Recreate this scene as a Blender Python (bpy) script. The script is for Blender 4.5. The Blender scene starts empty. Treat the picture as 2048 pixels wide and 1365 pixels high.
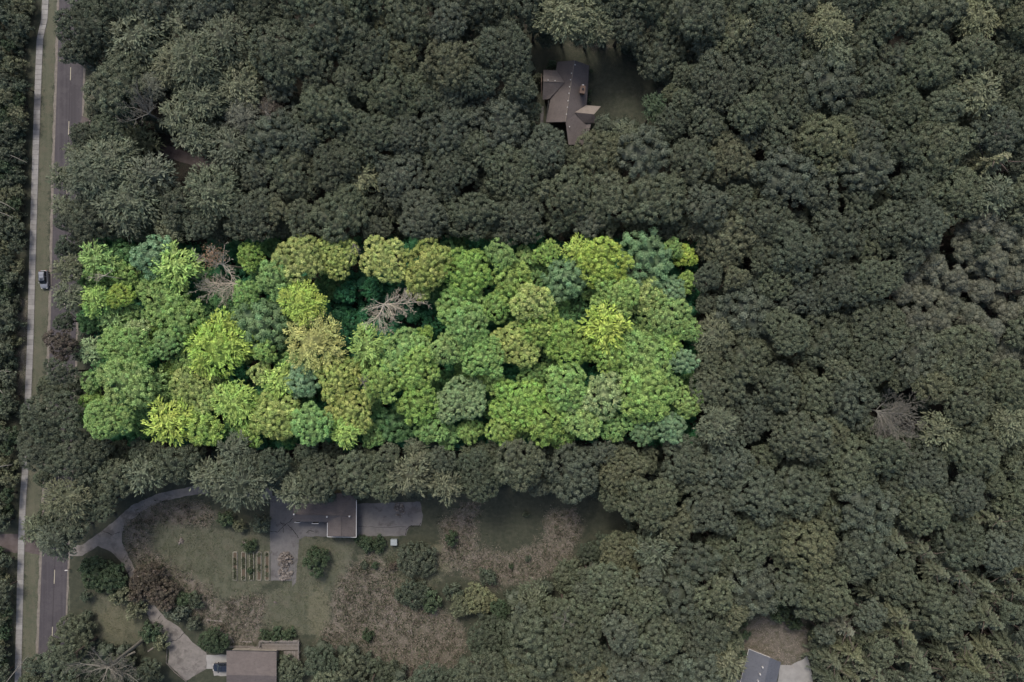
import bpy, math, random
import numpy as np
from mathutils import Vector
random.seed(7); rng = np.random.default_rng(7)
sc = bpy.context.scene
PI = math.pi
# ------------------------------------------------------------------ camera, world, sun, exposure
H = 150.0            # camera height (m)
S = 0.112            # metres per photograph pixel on the ground
cam_d = bpy.data.cameras.new('camera'); cam = bpy.data.objects.new('camera', cam_d)
sc.collection.objects.link(cam); sc.camera = cam
cam.location = (0, 0, H); cam.rotation_euler = (0, 0, 0)
cam_d.sensor_width = 36; cam_d.lens = 18.0 / (1024 * S / H); cam_d.clip_start = 1; cam_d.clip_end = 3000
w = bpy.data.worlds.new('World'); sc.world = w; w.use_nodes = True
wn = w.node_tree; bg = wn.nodes['Background']
sky = wn.nodes.new('ShaderNodeTexSky'); sky.sky_type = 'NISHITA'; sky.sun_disc = False
SUN_EL, SUN_AZ = 52, -18                     # degrees; azimuth from north (photo top), negative = west (photo left)
sky.sun_elevation = math.radians(SUN_EL); sky.sun_rotation = math.radians(SUN_AZ)
sky.dust_density = 4.0; sky.air_density = 1.0; sky.ozone_density = 1.0
wn.links.new(sky.outputs[0], bg.inputs[0]); bg.inputs[1].default_value = 0.15
sd = bpy.data.lights.new('sun', 'SUN'); sd.energy = 1.75; sd.angle = math.radians(14); sd.color = (1.0, .95, .87)
sun = bpy.data.objects.new('sun', sd); sc.collection.objects.link(sun)
sun.rotation_euler = (math.radians(-(90 - SUN_EL)), 0, math.radians(-SUN_AZ)); sun.location = (0, 0, 200)
sc.view_settings.view_transform = 'Standard'; sc.view_settings.look = 'None'
sc.view_settings.gamma = 1; sc.view_settings.use_curve_mapping = False
sc.view_settings.exposure = 0.5

# ------------------------------------------------------------------ helpers
COL = sc.collection
GAIN = 1.0
def lin(r, g, b, k=1.0):
    def f(c):
        c /= 255.0
        return (c / 12.92 if c < .04045 else ((c + .055) / 1.055) ** 2.4) * k / GAIN
    return (f(r), f(g), f(b), 1.0)
def at(px, py, z=0.0):
    k = S * (H - z) / H
    return Vector(((px - 1024) * k, (682.5 - py) * k, z))
def tag(o, label=None, cat=None, group=None, kind=None):
    if label: o['label'] = label
    if cat: o['category'] = cat
    if group: o['group'] = group
    if kind: o['kind'] = kind
    return o
def empty(name, loc, rz=0):
    o = bpy.data.objects.new(name, None); COL.objects.link(o); o.location = loc; o.rotation_euler = (0, 0, rz)
    o.empty_display_size = .5
    return o
def mesh_np(name, V, F, mat, tint=None, smooth=False):
    """V (n,3), F (m,k) uniform faces or a list of such arrays"""
    me = bpy.data.meshes.new(name)
    Fs = F if isinstance(F, list) else [F]
    Fs = [np.asarray(f, dtype=np.int32) for f in Fs if len(f)]
    V = np.asarray(V, dtype=np.float32)
    me.vertices.add(len(V)); me.vertices.foreach_set('co', V.ravel())
    nl = sum(f.size for f in Fs); npoly = sum(len(f) for f in Fs)
    me.loops.add(nl); me.polygons.add(npoly)
    me.loops.foreach_set('vertex_index', np.concatenate([f.ravel() for f in Fs]))
    st = []; o = 0
    for f in Fs:
        st.append(np.arange(len(f)) * f.shape[1] + o); o += f.size
    me.polygons.foreach_set('loop_start', np.concatenate(st).astype(np.int32))
    if tint is not None:
        a = me.color_attributes.new('tint', 'FLOAT_COLOR', 'POINT')
        a.data.foreach_set('color', np.asarray(tint, dtype=np.float32).ravel())
    me.update(calc_edges=True)
    me.polygons.foreach_set('use_smooth', np.full(npoly, smooth))
    me.materials.append(mat)
    return me
def link(name, me, parent=None, loc=(0, 0, 0)):
    o = bpy.data.objects.new(name, me); COL.objects.link(o); o.location = loc
    if parent: o.parent = parent
    return o
class MB:
    """collects boxes, prisms and tubes, builds ONE mesh object"""
    def __init__(s): s.v = []; s.f = []
    def add(s, vs, fs):
        n = len(s.v); s.v += [tuple(v) for v in vs]; s.f += [tuple(i + n for i in f) for f in fs]
    def box(s, c, d, rz=0, rx=0, ry=0):
        from mathutils import Euler
        M = Euler((rx, ry, rz)).to_matrix(); c = Vector(c)
        vs = [c + M @ Vector((x * d[0] / 2, y * d[1] / 2, z * d[2] / 2)) for x in (-1, 1) for y in (-1, 1) for z in (-1, 1)]
        s.add(vs, [(0, 1, 3, 2), (4, 6, 7, 5), (0, 4, 5, 1), (2, 3, 7, 6), (0, 2, 6, 4), (1, 5, 7, 3)]); return s
    def prism(s, poly, z0, z1):
        n = len(poly)
        a = sum(poly[i][0] * poly[(i + 1) % n][1] - poly[(i + 1) % n][0] * poly[i][1] for i in range(n))
        if a < 0: poly = poly[::-1]
        vs = [(p[0], p[1], z0) for p in poly] + [(p[0], p[1], z1) for p in poly]
        s.add(vs, [tuple(range(n - 1, -1, -1)), tuple(range(n, 2 * n))] + [(i, (i + 1) % n, n + (i + 1) % n, n + i) for i in range(n)]); return s
    def plate(s, pts, t):
        """sloped polygon pts (3D) with thickness t downward"""
        n = len(pts); pts = [Vector(p) for p in pts]
        a = sum(pts[i].x * pts[(i + 1) % n].y - pts[(i + 1) % n].x * pts[i].y for i in range(n))
        if a < 0: pts = pts[::-1]
        vs = pts + [p - Vector((0, 0, t)) for p in pts]
        s.add(vs, [tuple(range(n)), tuple(range(2 * n - 1, n - 1, -1))] + [(n + i, n + (i + 1) % n, (i + 1) % n, i) for i in range(n)]); return s
    def tube(s, pts, rad, n=6):
        pts = [Vector(p) for p in pts]; vs = []; fs = []
        for i, p in enumerate(pts):
            d = (pts[min(i + 1, len(pts) - 1)] - pts[max(i - 1, 0)]).normalized()
            u = d.cross(Vector((0, 0, 1)) if abs(d.z) < .9 else Vector((1, 0, 0))).normalized(); q = d.cross(u)
            for k in range(n):
                a = 2 * PI * k / n; vs.append(p + (u * math.cos(a) + q * math.sin(a)) * rad[i])
        for i in range(len(pts) - 1):
            for k in range(n):
                fs.append((i * n + k, i * n + (k + 1) % n, (i + 1) * n + (k + 1) % n, (i + 1) * n + k))
        fs.append(tuple(range(n - 1, -1, -1))); fs.append(tuple(range((len(pts) - 1) * n, len(pts) * n)))
        s.add(vs, fs); return s
    def mesh(s, name, mat, smooth=False):
        me = bpy.data.meshes.new(name); me.from_pydata(s.v, [], s.f); me.update(); me.materials.append(mat)
        if smooth: me.polygons.foreach_set('use_smooth', [True] * len(me.polygons))
        return me
    def build(s, name, mat, parent=None, smooth=False, bevel=0):
        o = link(name, s.mesh(name, mat, smooth), parent)
        if bevel:
            b = o.modifiers.new('bevel', 'BEVEL'); b.width = bevel; b.segments = 2; b.limit_method = 'ANGLE'
        return o

# ------------------------------------------------------------------ materials
def nmat(name):
    m = bpy.data.materials.new(name); m.use_nodes = True
    nt = m.node_tree; b = nt.nodes['Principled BSDF']; b.inputs['Roughness'].default_value = .8
    b.inputs['Specular IOR Level'].default_value = .25
    return m, nt, b
def noise(nt, scale, detail=4, rough=.6, vec=None, dist=0.0):
    n = nt.nodes.new('ShaderNodeTexNoise'); n.inputs['Scale'].default_value = scale
    n.inputs['Detail'].default_value = detail; n.inputs['Roughness'].default_value = rough; n.inputs['Distortion'].default_value = dist
    if vec is None:
        g = nt.nodes.new('ShaderNodeNewGeometry'); vec = g.outputs['Position']
    nt.links.new(vec, n.inputs['Vector']); return n.outputs[0]
def ramp(nt, fac, stops):
    r = nt.nodes.new('ShaderNodeValToRGB'); e = r.color_ramp.elements
    while len(e) < len(stops): e.new(.5)
    for el, (p, c) in zip(e, stops): el.position = p; el.color = c if len(c) == 4 else (*c, 1)
    nt.links.new(fac, r.inputs[0]); return r.outputs[0]
def mix(nt, fac, a, b, mode='MIX'):
    m = nt.nodes.new('ShaderNodeMix'); m.data_type = 'RGBA'; m.blend_type = mode
    for sock, v in ((m.inputs[0], fac), (m.inputs[6], a), (m.inputs[7], b)):
        if isinstance(v, (int, float)): sock.default_value = v
        elif isinstance(v, tuple): sock.default_value = v
        else: nt.links.new(v, sock)
    return m.outputs[2]
def mth(nt, op, a, b=0.0, clamp=False):
    m = nt.nodes.new('ShaderNodeMath'); m.operation = op; m.use_clamp = clamp
    for sock, v in ((m.inputs[0], a), (m.inputs[1], b)):
        if isinstance(v, (int, float)): sock.default_value = v
        else: nt.links.new(v, sock)
    return m.outputs[0]
def bump(nt, b, h, strength, dist):
    n = nt.nodes.new('ShaderNodeBump'); n.inputs['Strength'].default_value = strength; n.inputs['Distance'].default_value = dist
    nt.links.new(h, n.inputs['Height']); nt.links.new(n.outputs[0], b.inputs['Normal'])
def rough_mat(name, c1, c2, scale=1.0, bumpd=.02, c3=None, s2=None, rough=.85):
    m, nt, b = nmat(name)
    n1 = noise(nt, scale, 6, .65)
    col = ramp(nt, n1, [(.32, c1), (.68, c2)])
    if c3: col = mix(nt, ramp(nt, noise(nt, s2 or scale * .2, 5, .7), [(.52, (0, 0, 0)), (.62, (1, 1, 1))]), col, c3)
    nt.links.new(col, b.inputs['Base Color']); b.inputs['Roughness'].default_value = rough
    bump(nt, b, noise(nt, scale * 4, 3), .6, bumpd); return m
def plain(name, c, rough=.5, metal=0.0, spec=.4):
    m, nt, b = nmat(name)
    n = noise(nt, 3.0, 3)
    k = ramp(nt, n, [(.3, tuple(x * .85 for x in c[:3])), (.7, tuple(x * 1.12 for x in c[:3]))])
    nt.links.new(k, b.inputs['Base Color']); b.inputs['Roughness'].default_value = rough
    b.inputs['Metallic'].default_value = metal; b.inputs['Specular IOR Level'].default_value = spec; return m
def foliage_mat():
    m, nt, b = nmat('foliage')
    oi = nt.nodes.new('ShaderNodeObjectInfo')
    at_ = nt.nodes.new('ShaderNodeAttribute'); at_.attribute_name = 'tint'
    sep = nt.nodes.new('ShaderNodeSeparateColor'); nt.links.new(at_.outputs['Color'], sep.inputs[0])
    # tint.r = per leaf brightness, tint.g = per cluster hue lottery, tint.b = per cluster brightness
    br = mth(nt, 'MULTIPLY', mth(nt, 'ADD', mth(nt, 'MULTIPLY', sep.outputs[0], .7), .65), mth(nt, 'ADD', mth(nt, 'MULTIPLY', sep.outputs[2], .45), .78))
    hsv = nt.nodes.new('ShaderNodeHueSaturation'); nt.links.new(oi.outputs['Color'], hsv.inputs['Color'])
    nt.links.new(mth(nt, 'ADD', mth(nt, 'MULTIPLY', sep.outputs[1], -.03), .512), hsv.inputs['Hue'])
    nt.links.new(br, hsv.inputs['Value'])
    # turning leaves: where the lottery falls under the object's alpha
    turn = mth(nt, 'MULTIPLY', mth(nt, 'LESS_THAN', sep.outputs[1], mth(nt, 'SUBTRACT', 1.0, oi.outputs['Alpha'])), .75)
    hs2 = nt.nodes.new('ShaderNodeHueSaturation'); nt.links.new(hsv.outputs[0], hs2.inputs['Color'])
    hs2.inputs['Hue'].default_value = .455; hs2.inputs['Value'].default_value = 1.35; hs2.inputs['Saturation'].default_value = .95
    col = mix(nt, turn, hsv.outputs[0], hs2.outputs[0])
    tc = nt.nodes.new('ShaderNodeTexCoord'); pn = noise(nt, .28, 4, .6, tc.outputs['Object'])
    hp = nt.nodes.new('ShaderNodeHueSaturation'); nt.links.new(col, hp.inputs['Color']); nt.links.new(mth(nt, 'ADD', mth(nt, 'MULTIPLY', pn, .05), .475), hp.inputs['Hue']); nt.links.new(mth(nt, 'ADD', mth(nt, 'MULTIPLY', pn, .6), .7), hp.inputs['Value']); col = hp.outputs[0]
    nt.links.new(col, b.inputs['Base Color']); b.inputs['Roughness'].default_value = .55; b.inputs['Specular IOR Level'].default_value = .22
    tr = nt.nodes.new('ShaderNodeBsdfTranslucent'); nt.links.new(col, tr.inputs[0])
    ms = nt.nodes.new('ShaderNodeMixShader'); ms.inputs[0].default_value = .22
    nt.links.new(b.outputs[0], ms.inputs[1]); nt.links.new(tr.outputs[0], ms.inputs[2])
    nt.links.new(ms.outputs[0], nt.nodes['Material Output'].inputs[0]); return m
FOL = foliage_mat()
BARK = rough_mat('bark', lin(60, 52, 46), lin(92, 82, 74), 3, .03)
DEADWOOD = rough_mat('dead_wood', lin(142, 134, 118), lin(180, 172, 154), 2.5, .01)
DEADDARK = rough_mat('grey_dead_wood', lin(88, 85, 78), lin(110, 107, 98), 2.5, .01)

# ------------------------------------------------------------------ ground and yards
def in_poly(P, poly):
    x, y = P[:, 0], P[:, 1]; c = np.zeros(len(P), bool); n = len(poly)
    for i in range(n):
        x1, y1 = poly[i]; x2, y2 = poly[(i + 1) % n]
        if y1 == y2: continue
        k = ((y1 > y) != (y2 > y)) & (x < (x2 - x1) * (y - y1) / (y2 - y1) + x1); c ^= k
    return c
def sdf(P, poly):
    """signed distance, positive inside"""
    d = np.full(len(P), 1e9); n = len(poly)
    for i in range(n):
        a = np.array(poly[i], float); b = np.array(poly[(i + 1) % n], float); ab = b - a
        t = np.clip(((P - a) @ ab) / max(ab @ ab, 1e-9), 0, 1)
        d = np.minimum(d, np.hypot(*(P - a - t[:, None] * ab).T))
    return np.where(in_poly(P, poly), d, -d)
def vnoise(P, cell, seed):
    r = np.random.default_rng(seed); T = r.random((64, 64)); q = P / cell
    i = np.floor(q).astype(int); f = q - i; f = f * f * (3 - 2 * f)
    a = T[i[:, 0] % 64, i[:, 1] % 64]; b = T[(i[:, 0] + 1) % 64, i[:, 1] % 64]
    c = T[i[:, 0] % 64, (i[:, 1] + 1) % 64]; d = T[(i[:, 0] + 1) % 64, (i[:, 1] + 1) % 64]
    return (a * (1 - f[:, 0]) + b * f[:, 0]) * (1 - f[:, 1]) + (c * (1 - f[:, 0]) + d * f[:, 0]) * f[:, 1]
def fbm(P, cell, seed): return (vnoise(P, cell, seed) * .5 + vnoise(P, cell / 2, seed + 1) * .3 + vnoise(P, cell / 4, seed + 2) * .2) - .5

m, nt, b = nmat('forest_floor')
c = ramp(nt, noise(nt, .35, 8, .7), [(.3, lin(26, 28, 22)), (.5, lin(44, 40, 34)), (.7, lin(36, 46, 32))])
c = mix(nt, ramp(nt, noise(nt, 3.5, 4), [(.55, (0, 0, 0)), (.7, (1, 1, 1))]), c, lin(66, 56, 48))
nt.links.new(c, b.inputs['Base Color']); bump(nt, b, noise(nt, 2, 5), 1, .15); FLOOR = m
MB().box((0, 0, -.5), (900, 900, 1.0)).build('ground', FLOOR)['kind'] = 'structure'

# yard material: vertex attribute r = green lawn, g = dry brush, b = dry/pale grass ; rest = rough dark grass
m, nt, b = nmat('yard')
at_ = nt.nodes.new('ShaderNodeAttribute'); at_.attribute_name = 'tint'
sep = nt.nodes.new('ShaderNodeSeparateColor'); nt.links.new(at_.outputs['Color'], sep.inputs[0])
fine = noise(nt, 5.0, 6, .75); mid = noise(nt, .9, 5, .65); big = noise(nt, .18, 4, .6)
base = ramp(nt, mid, [(.3, lin(44, 50, 38)), (.7, lin(66, 66, 54))])
def thr(sock, amt=.55):
    v = mth(nt, 'ADD', sock, mth(nt, 'MULTIPLY', mth(nt, 'SUBTRACT', mth(nt, 'ADD', mth(nt, 'MULTIPLY', fine, .6), mth(nt, 'MULTIPLY', mid, .4)), .5), amt * 5))
    return ramp(nt, v, [(.38, (0, 0, 0)), (.62, (1, 1, 1))])
lawn = ramp(nt, mth(nt, 'ADD', mth(nt, 'MULTIPLY', mid, .5), mth(nt, 'MULTIPLY', big, .5)), [(.36, lin(60, 65, 50)), (.5, lin(74, 76, 62)), (.66, lin(92, 88, 76))])
g_ = nt.nodes.new('ShaderNodeNewGeometry'); mp_ = nt.nodes.new('ShaderNodeMapping'); mp_.inputs['Rotation'].default_value = (0, 0, 1.25); mp_.inputs['Scale'].default_value = (.9, .05, 1); nt.links.new(g_.outputs['Position'], mp_.inputs[0])
lawn = mix(nt, ramp(nt, noise(nt, 1, 2, .5, mp_.outputs[0]), [(.42, (0, 0, 0)), (.6, (.45, .45, .45))]), lawn, lin(92, 92, 76))
lawn = mix(nt, ramp(nt, noise(nt, .45, 5, .75), [(.5, (0, 0, 0)), (.68, (.7, .7, .7))]), lawn, lin(84, 78, 66))
lawn = mix(nt, .35, lawn, ramp(nt, fine, [(.3, lin(48, 54, 42)), (.7, lin(102, 100, 84))]))
brush = ramp(nt, fine, [(.33, lin(62, 58, 51)), (.45, lin(90, 84, 76)), (.56, lin(114, 106, 97)), (.68, lin(138, 129, 119))])
brush = mix(nt, ramp(nt, mid, [(.44, (0, 0, 0)), (.60, (.8, .8, .8))]), brush, lin(72, 71, 56))
pale = ramp(nt, fine, [(.3, lin(70, 72, 58)), (.7, lin(106, 102, 84))])
c = mix(nt, thr(sep.outputs[0]), base, lawn); c = mix(nt, thr(sep.outputs[2]), c, pale); c = mix(nt, thr(sep.outputs[1], .8), c, brush)
nt.links.new(c, b.inputs['Base Color']); bump(nt, b, fine, 1, .12); YARD = m

def yard(name, x0, y0, x1, y1, greens, brushes, pales, step=4, z=.004, outline=None):
    xs = np.arange(x0, x1 + 1, step, dtype=float); ys = np.arange(y0, y1 + 1, step, dtype=float)
    X, Y = np.meshgrid(xs, ys); P = np.stack([X.ravel(), Y.ravel()], 1)
    nn = fbm(P, 34, 5) * 34 + fbm(P, 11, 15) * 30
    def wgt(polys, soft=30.0):
        r = np.zeros(len(P))
        for p in polys: r = np.maximum(r, np.clip(.5 + (sdf(P, p) + nn * .5) / soft, 0, 1))
        return r
    C = np.stack([wgt(greens), wgt(brushes), wgt(pales), np.ones(len(P))], 1)
    Z = z + np.zeros(len(P))
    V = np.stack([(P[:, 0] - 1024) * S, (682.5 - P[:, 1]) * S, Z], 1)
    nx, ny = len(xs), len(ys); i = np.arange((nx - 1) * (ny - 1)); r = i // (nx - 1); q = i % (nx - 1); a = r * nx + q
    F = np.stack([a, a + nx, a + nx + 1, a + 1], 1)
    if outline is not None:
        cen = P[a] + step / 2; F = F[sdf(cen, outline) > -6 + fbm(cen, 20, 9) * 20]
    o = link(name, mesh_np(name, V, F, YARD, C)); o['kind'] = 'structure'; return o
def ell(cx, cy, a, b_, n=14, rot=0):
    return [(cx + a * math.cos(t) * math.cos(rot) - b_ * math.sin(t) * math.sin(rot), cy + a * math.cos(t) * math.sin(rot) + b_ * math.sin(t) * math.cos(rot)) for t in [2 * PI * i / n for i in range(n)]]
BR1 = [(250, 1050), (300, 1005), (380, 1002), (428, 1030), (425, 1054), (370, 1052), (318, 1038), (298, 1062), (300, 1092), (325, 1122), (352, 1142), (400, 1165), (445, 1205), (500, 1192), (535, 1192), (528, 1240), (520, 1285), (460, 1290), (400, 1240), (330, 1200), (275, 1140), (247, 1090)]
BR3 = [(664, 1200), (676, 1170), (700, 1130), (745, 1105), (770, 1130), (800, 1160), (850, 1190), (900, 1230), (925, 1250), (930, 1300), (900, 1350), (830, 1365), (760, 1320), (700, 1285), (655, 1302), (640, 1290), (660, 1240)]
BR4 = [(880, 1050), (925, 1010), (960, 1000), (950, 1040), (960, 1100), (1020, 1105), (1090, 1080), (1090, 1025), (1150, 1015), (1164, 1060), (1140, 1110), (1100, 1140), (1050, 1165), (990, 1175), (930, 1150), (885, 1120)]
GR = [[(300, 1035), (380, 1055), (440, 1058), (540, 1075), (540, 1165), (500, 1195), (440, 1195), (360, 1140), (305, 1095)],
      [(598, 1078), (715, 1078), (705, 1130), (660, 1210), (648, 1290), (610, 1270), (520, 1250), (530, 1185), (590, 1165)],
      [(182, 1190), (240, 1185), (290, 1230), (285, 1290), (200, 1285)], [(700, 1110), (860, 1100), (880, 1160), (800, 1190)]]
yard('front_yard', 140, 940, 1290, 1440, GR, [BR1, BR3, BR4], [ell(640, 1225, 26, 50), ell(905, 1110, 50, 30), ell(236, 1240, 30, 30), ell(780, 1235, 14, 12)])
yard('back_lawn', 1020, 60, 1370, 300, [], [ell(1320, 200, 6, 40), ell(1180, 92, 40, 5)], [])
PX = [(0, 91), (40, 89), (78, 80), (150, 77), (260, 73), (420, 68), (560, 64), (680, 61), (800, 56), (950, 50), (1000, 46), (1080, 43), (1200, 40), (1365, 36), (1460, 34)]
def path_x(y): return float(np.interp(y, [a for a, _ in PX], [b_ for _, b_ in PX]))
RX = [(-60, 120), (0, 118), (150, 114), (300, 109), (450, 105), (600, 102), (750, 97), (900, 92), (1050, 86), (1200, 80), (1365, 74), (1460, 71)]
def road_x(y): return float(np.interp(y, [a for a, _ in RX], [b_ for _, b_ in RX]))
yard('verge', -4, -60, 200, 1460, [[(100, -60), (118, -60), (100, 500), (80, 1100), (72, 1460), (42, 1460), (48, 1100), (68, 600), (82, 100)], [(140, 1090), (165, 1090), (160, 1300), (135, 1300)], [(165, 150), (190, 150), (190, 240), (172, 240)]],
     [[(40, 600), (54, 600), (46, 800), (34, 800)]], [[(18, 1120), (30, 1120), (26, 1260), (18, 1260)]], step=5, z=.002)
yard('side_yard', 1440, 1210, 1660, 1440, [], [ell(1555, 1285, 76, 52)], [], z=.003)

# ------------------------------------------------------------------ road, shoulders, dashes, drives, path slabs
m, nt, b = nmat('asphalt')
g = nt.nodes.new('ShaderNodeNewGeometry'); mp = nt.nodes.new('ShaderNodeMapping'); mp.inputs['Scale'].default_value = (1.6, .02, 1)
mp.inputs['Rotation'].default_value = (0, 0, math.radians(2.0)); nt.links.new(g.outputs['Position'], mp.inputs[0])
c = ramp(nt, noise(nt, 1, 3, .5, mp.outputs[0]), [(.3, lin(50, 47, 50)), (.7, lin(68, 64, 67))])
c = mix(nt, ramp(nt, noise(nt, .22, 6, .75), [(.5, (0, 0, 0)), (.53, (.35, .35, .35)), (.7, (.5, .5, .5))]), c, lin(78, 74, 75))
c = mix(nt, .3, c, ramp(nt, noise(nt, 9, 4), [(.3, lin(46, 43, 46)), (.7, lin(90, 86, 88))]))
nt.links.new(c, b.inputs['Base Color']); bump(nt, b, noise(nt, 30, 2), .4, .01); ASPH = m
DRIVE = rough_mat('gravel_drive', lin(98, 94, 90), lin(120, 115, 110), .7, .03, lin(88, 84, 80), .25)
DARKDRIVE = rough_mat('brown_asphalt_drive', lin(70, 62, 60), lin(88, 80, 78), .8, .02)  # brown asphalt colour of the side and wood drives
CONC = rough_mat('concrete', lin(86, 84, 83), lin(104, 101, 99), .6, .01, lin(76, 73, 72), .3)
PALEC = rough_mat('pale_concrete', lin(122, 120, 117), lin(140, 138, 134), .6, .01)
SHOULD = rough_mat('gravel_shoulder', lin(92, 86, 80), lin(118, 112, 104), 1.5, .02)
PAINT = rough_mat('road_paint', lin(140, 134, 116), lin(160, 154, 136), 2, .003)
def strip(name, ys, xl, xr, z, mat, t=.0):
    vs = []; fs = []
    for y in ys:
        a = at(xl(y), y); c_ = at(xr(y), y); vs += [(a.x, a.y, z), (c_.x, c_.y, z)]
    for i in range(len(ys) - 1): k = 2 * i; fs.append((k, k + 2, k + 3, k + 1))
    mb = MB(); mb.add(vs, fs); o = mb.build(name, mat); return o
ys = list(range(-60, 1461, 15))
road = strip('road', ys, lambda y: road_x(y), lambda y: road_x(y) + 53, .010, ASPH); road['kind'] = 'structure'
wob = lambda y, k: 1.2 * math.sin(y * .11 + k) + .8 * math.sin(y * .31 + 2 * k) + random.uniform(-.4, .4)
ys2 = list(range(-60, 1461, 5))
o = strip('road_shoulder', ys2, lambda y: road_x(y) - 4.5 + wob(y, 1) * .6, lambda y: road_x(y) + .5, .014, SHOULD); o['kind'] = 'structure'
o = strip('road_shoulder', ys2, lambda y: road_x(y) + 52.5, lambda y: road_x(y) + 56 + wob(y, 4) * .6, .014, SHOULD); o['kind'] = 'structure'
for y0, y1 in ((20, 48), (135, 161), (243, 270), (360, 388), (474, 492 + 10), (589, 606 + 10), (705, 732), (820, 848), (935, 962), (1030, 1052), (1140, 1168), (1254, 1282), (1370, 1398)):
    xo = lambda y: road_x(y) + 27
    mb = MB(); mb.add([at(xo(y0) - .6, y0, .0) + Vector((0, 0, .0145)), at(xo(y1) - .6, y1) + Vector((0, 0, .0145)), at(xo(y1) + .8, y1) + Vector((0, 0, .0145)), at(xo(y0) + .8, y0) + Vector((0, 0, .0145))], [(0, 1, 2, 3)])
    o = mb.build('lane_dash', PAINT, road)
mb = MB(); mb.add([(at(road_x(y) + 26.6 + s, y).x, at(0, y).y, .0125) for y in range(-60, 1461, 20) for s in (0, .7)], [(2 * i, 2 * i + 2, 2 * i + 3, 2 * i + 1) for i in range(76)])
mb.build('centre_seam', rough_mat('tar_seam', lin(34, 31, 34), lin(44, 40, 42), 2, .004), road)

# path slabs
pathE = strip('path', ys, lambda y: path_x(y) - 6.9, lambda y: path_x(y) + 6.9, .012, rough_mat('path_bed', lin(70, 66, 62), lin(86, 82, 78), 2, .01)); pathE['kind'] = 'structure'
SL = [rough_mat('slab_concrete', lin(*[v + d for v in (117, 115, 112)]), lin(*[v + d for v in (133, 131, 128)]), 1.2, .006) for d in (-7, -3, 0, 4, 7)]
y = -40.0
while y < 1400:
    y1 = y + 10.0
    q = [at(path_x(a) + s * 6.3, a) for a, s in ((y + .22, -1), (y1 - .22, -1), (y1 - .22, 1), (y + .22, 1))]
    zt = .07 + random.uniform(-.012, .012)
    MB().prism([(p.x, p.y) for p in q], .008, zt).build('slab', random.choice(SL), pathE)
    y = y1
def poly_sheet(name, poly, z, mat, kind='structure', parent=None):
    # roughened outline
    P = []
    for i in range(len(poly)):
        a = Vector(poly[i]); c_ = Vector(poly[(i + 1) % len(poly)]); n = max(1, int((c_ - a).length / 7))
        for k in range(n):
            p = a.lerp(c_, k / n)
            if k: p += Vector((random.uniform(-.9, .9), random.uniform(-.9, .9)))
            P.append(p)
    vs = [(at(p.x, p.y).x, at(p.x, p.y).y, z) for p in P]
    mb = MB(); n = len(vs)
    a = sum(vs[i][0] * vs[(i + 1) % n][1] - vs[(i + 1) % n][0] * vs[i][1] for i in range(n))
    mb.add(vs if a > 0 else vs[::-1], [tuple(range(n))]); o = mb.build(name, mat, parent)
    if kind: o['kind'] = kind
    return o
poly_sheet('gravel_drive', [(138, 1092), (165, 1090), (190, 1072), (225, 1046), (262, 1012), (310, 990), (360, 978), (430, 966), (545, 975), (545, 1000), (430, 985), (375, 992), (322, 1004), (285, 1022), (255, 1046), (244, 1066), (244, 1085), (256, 1110), (270, 1140), (300, 1200), (330, 1236), (360, 1256), (385, 1285), (413, 1306), (413, 1338), (372, 1362), (336, 1330), (338, 1300), (325, 1275), (302, 1246), (285, 1210), (262, 1160), (246, 1128), (222, 1104), (196, 1092), (165, 1112), (136, 1112)], .016, DRIVE)
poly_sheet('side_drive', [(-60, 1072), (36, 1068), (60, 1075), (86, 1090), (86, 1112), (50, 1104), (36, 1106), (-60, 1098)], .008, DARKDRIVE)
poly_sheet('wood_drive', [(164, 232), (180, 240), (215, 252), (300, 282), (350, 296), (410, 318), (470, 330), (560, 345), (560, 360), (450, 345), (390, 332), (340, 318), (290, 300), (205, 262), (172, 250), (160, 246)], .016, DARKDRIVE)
CRACK = rough_mat('crack_filler', lin(20, 18, 18), lin(32, 30, 30), 3, .002)
def crack(pts, wd=.9, z=.021, name='crack', parent=None):
    P = []
    for i in range(len(pts) - 1):
        for k in range(5):
            t = k / 5; P.append(Vector(pts[i]).lerp(Vector(pts[i + 1]), t) + Vector((random.uniform(-.8, .8), random.uniform(-.8, .8))))
    P.append(Vector(pts[-1])); vs = []; fs = []
    for i, p in enumerate(P):
        d = (P[min(i + 1, len(P) - 1)] - P[max(i - 1, 0)]).normalized(); n = Vector((-d.y, d.x)) * wd * random.uniform(.3, .7)
        for q in (p + n, p - n): a = at(q.x, q.y); vs.append((a.x, a.y, z))
    for i in range(len(P) - 1): fs.append((2 * i, 2 * i + 1, 2 * i + 3, 2 * i + 2))
    mb = MB(); mb.add(vs, fs); return mb.build(name, CRACK, parent)
drive_o = bpy.data.objects['gravel_drive']
for pts in ([(341, 1283), (352, 1281), (360, 1275), (371, 1264)], [(252, 1148), (258, 1144), (266, 1138)], [(318, 1250), (326, 1241)], [(205, 1062), (225, 1070), (240, 1064)], [(316, 1238), (322, 1230)]):
    crack(pts, parent=drive_o)
apron = poly_sheet('parking_pad', [(540, 992), (590, 992), (590, 1042), (655, 1044), (656, 1073), (610, 1073), (598, 1080), (592, 1165), (585, 1174), (584, 1162), (541, 1162)], .020, CONC)
for pts in ([(541, 1063), (556, 1064), (566, 1054), (572, 1049), (581, 1042), (588, 1034)], [(572, 1049), (564, 1048), (560, 1045)], [(575, 1050), (583, 1057), (590, 1066), (597, 1076)], [(566, 1056), (567, 1066)], [(613, 1066), (618, 1061), (628, 1064)]):
    crack(pts, 1.1, .025, parent=apron)
pat = poly_sheet('patio', [(712, 1008), (840, 1004), (846, 1030), (842, 1052), (820, 1052), (812, 1072), (712, 1073)], .020, CONC)
crack([(811, 1072), (813, 1058), (822, 1052), (838, 1053), (842, 1046)], 1.1, .025, parent=pat)
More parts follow.
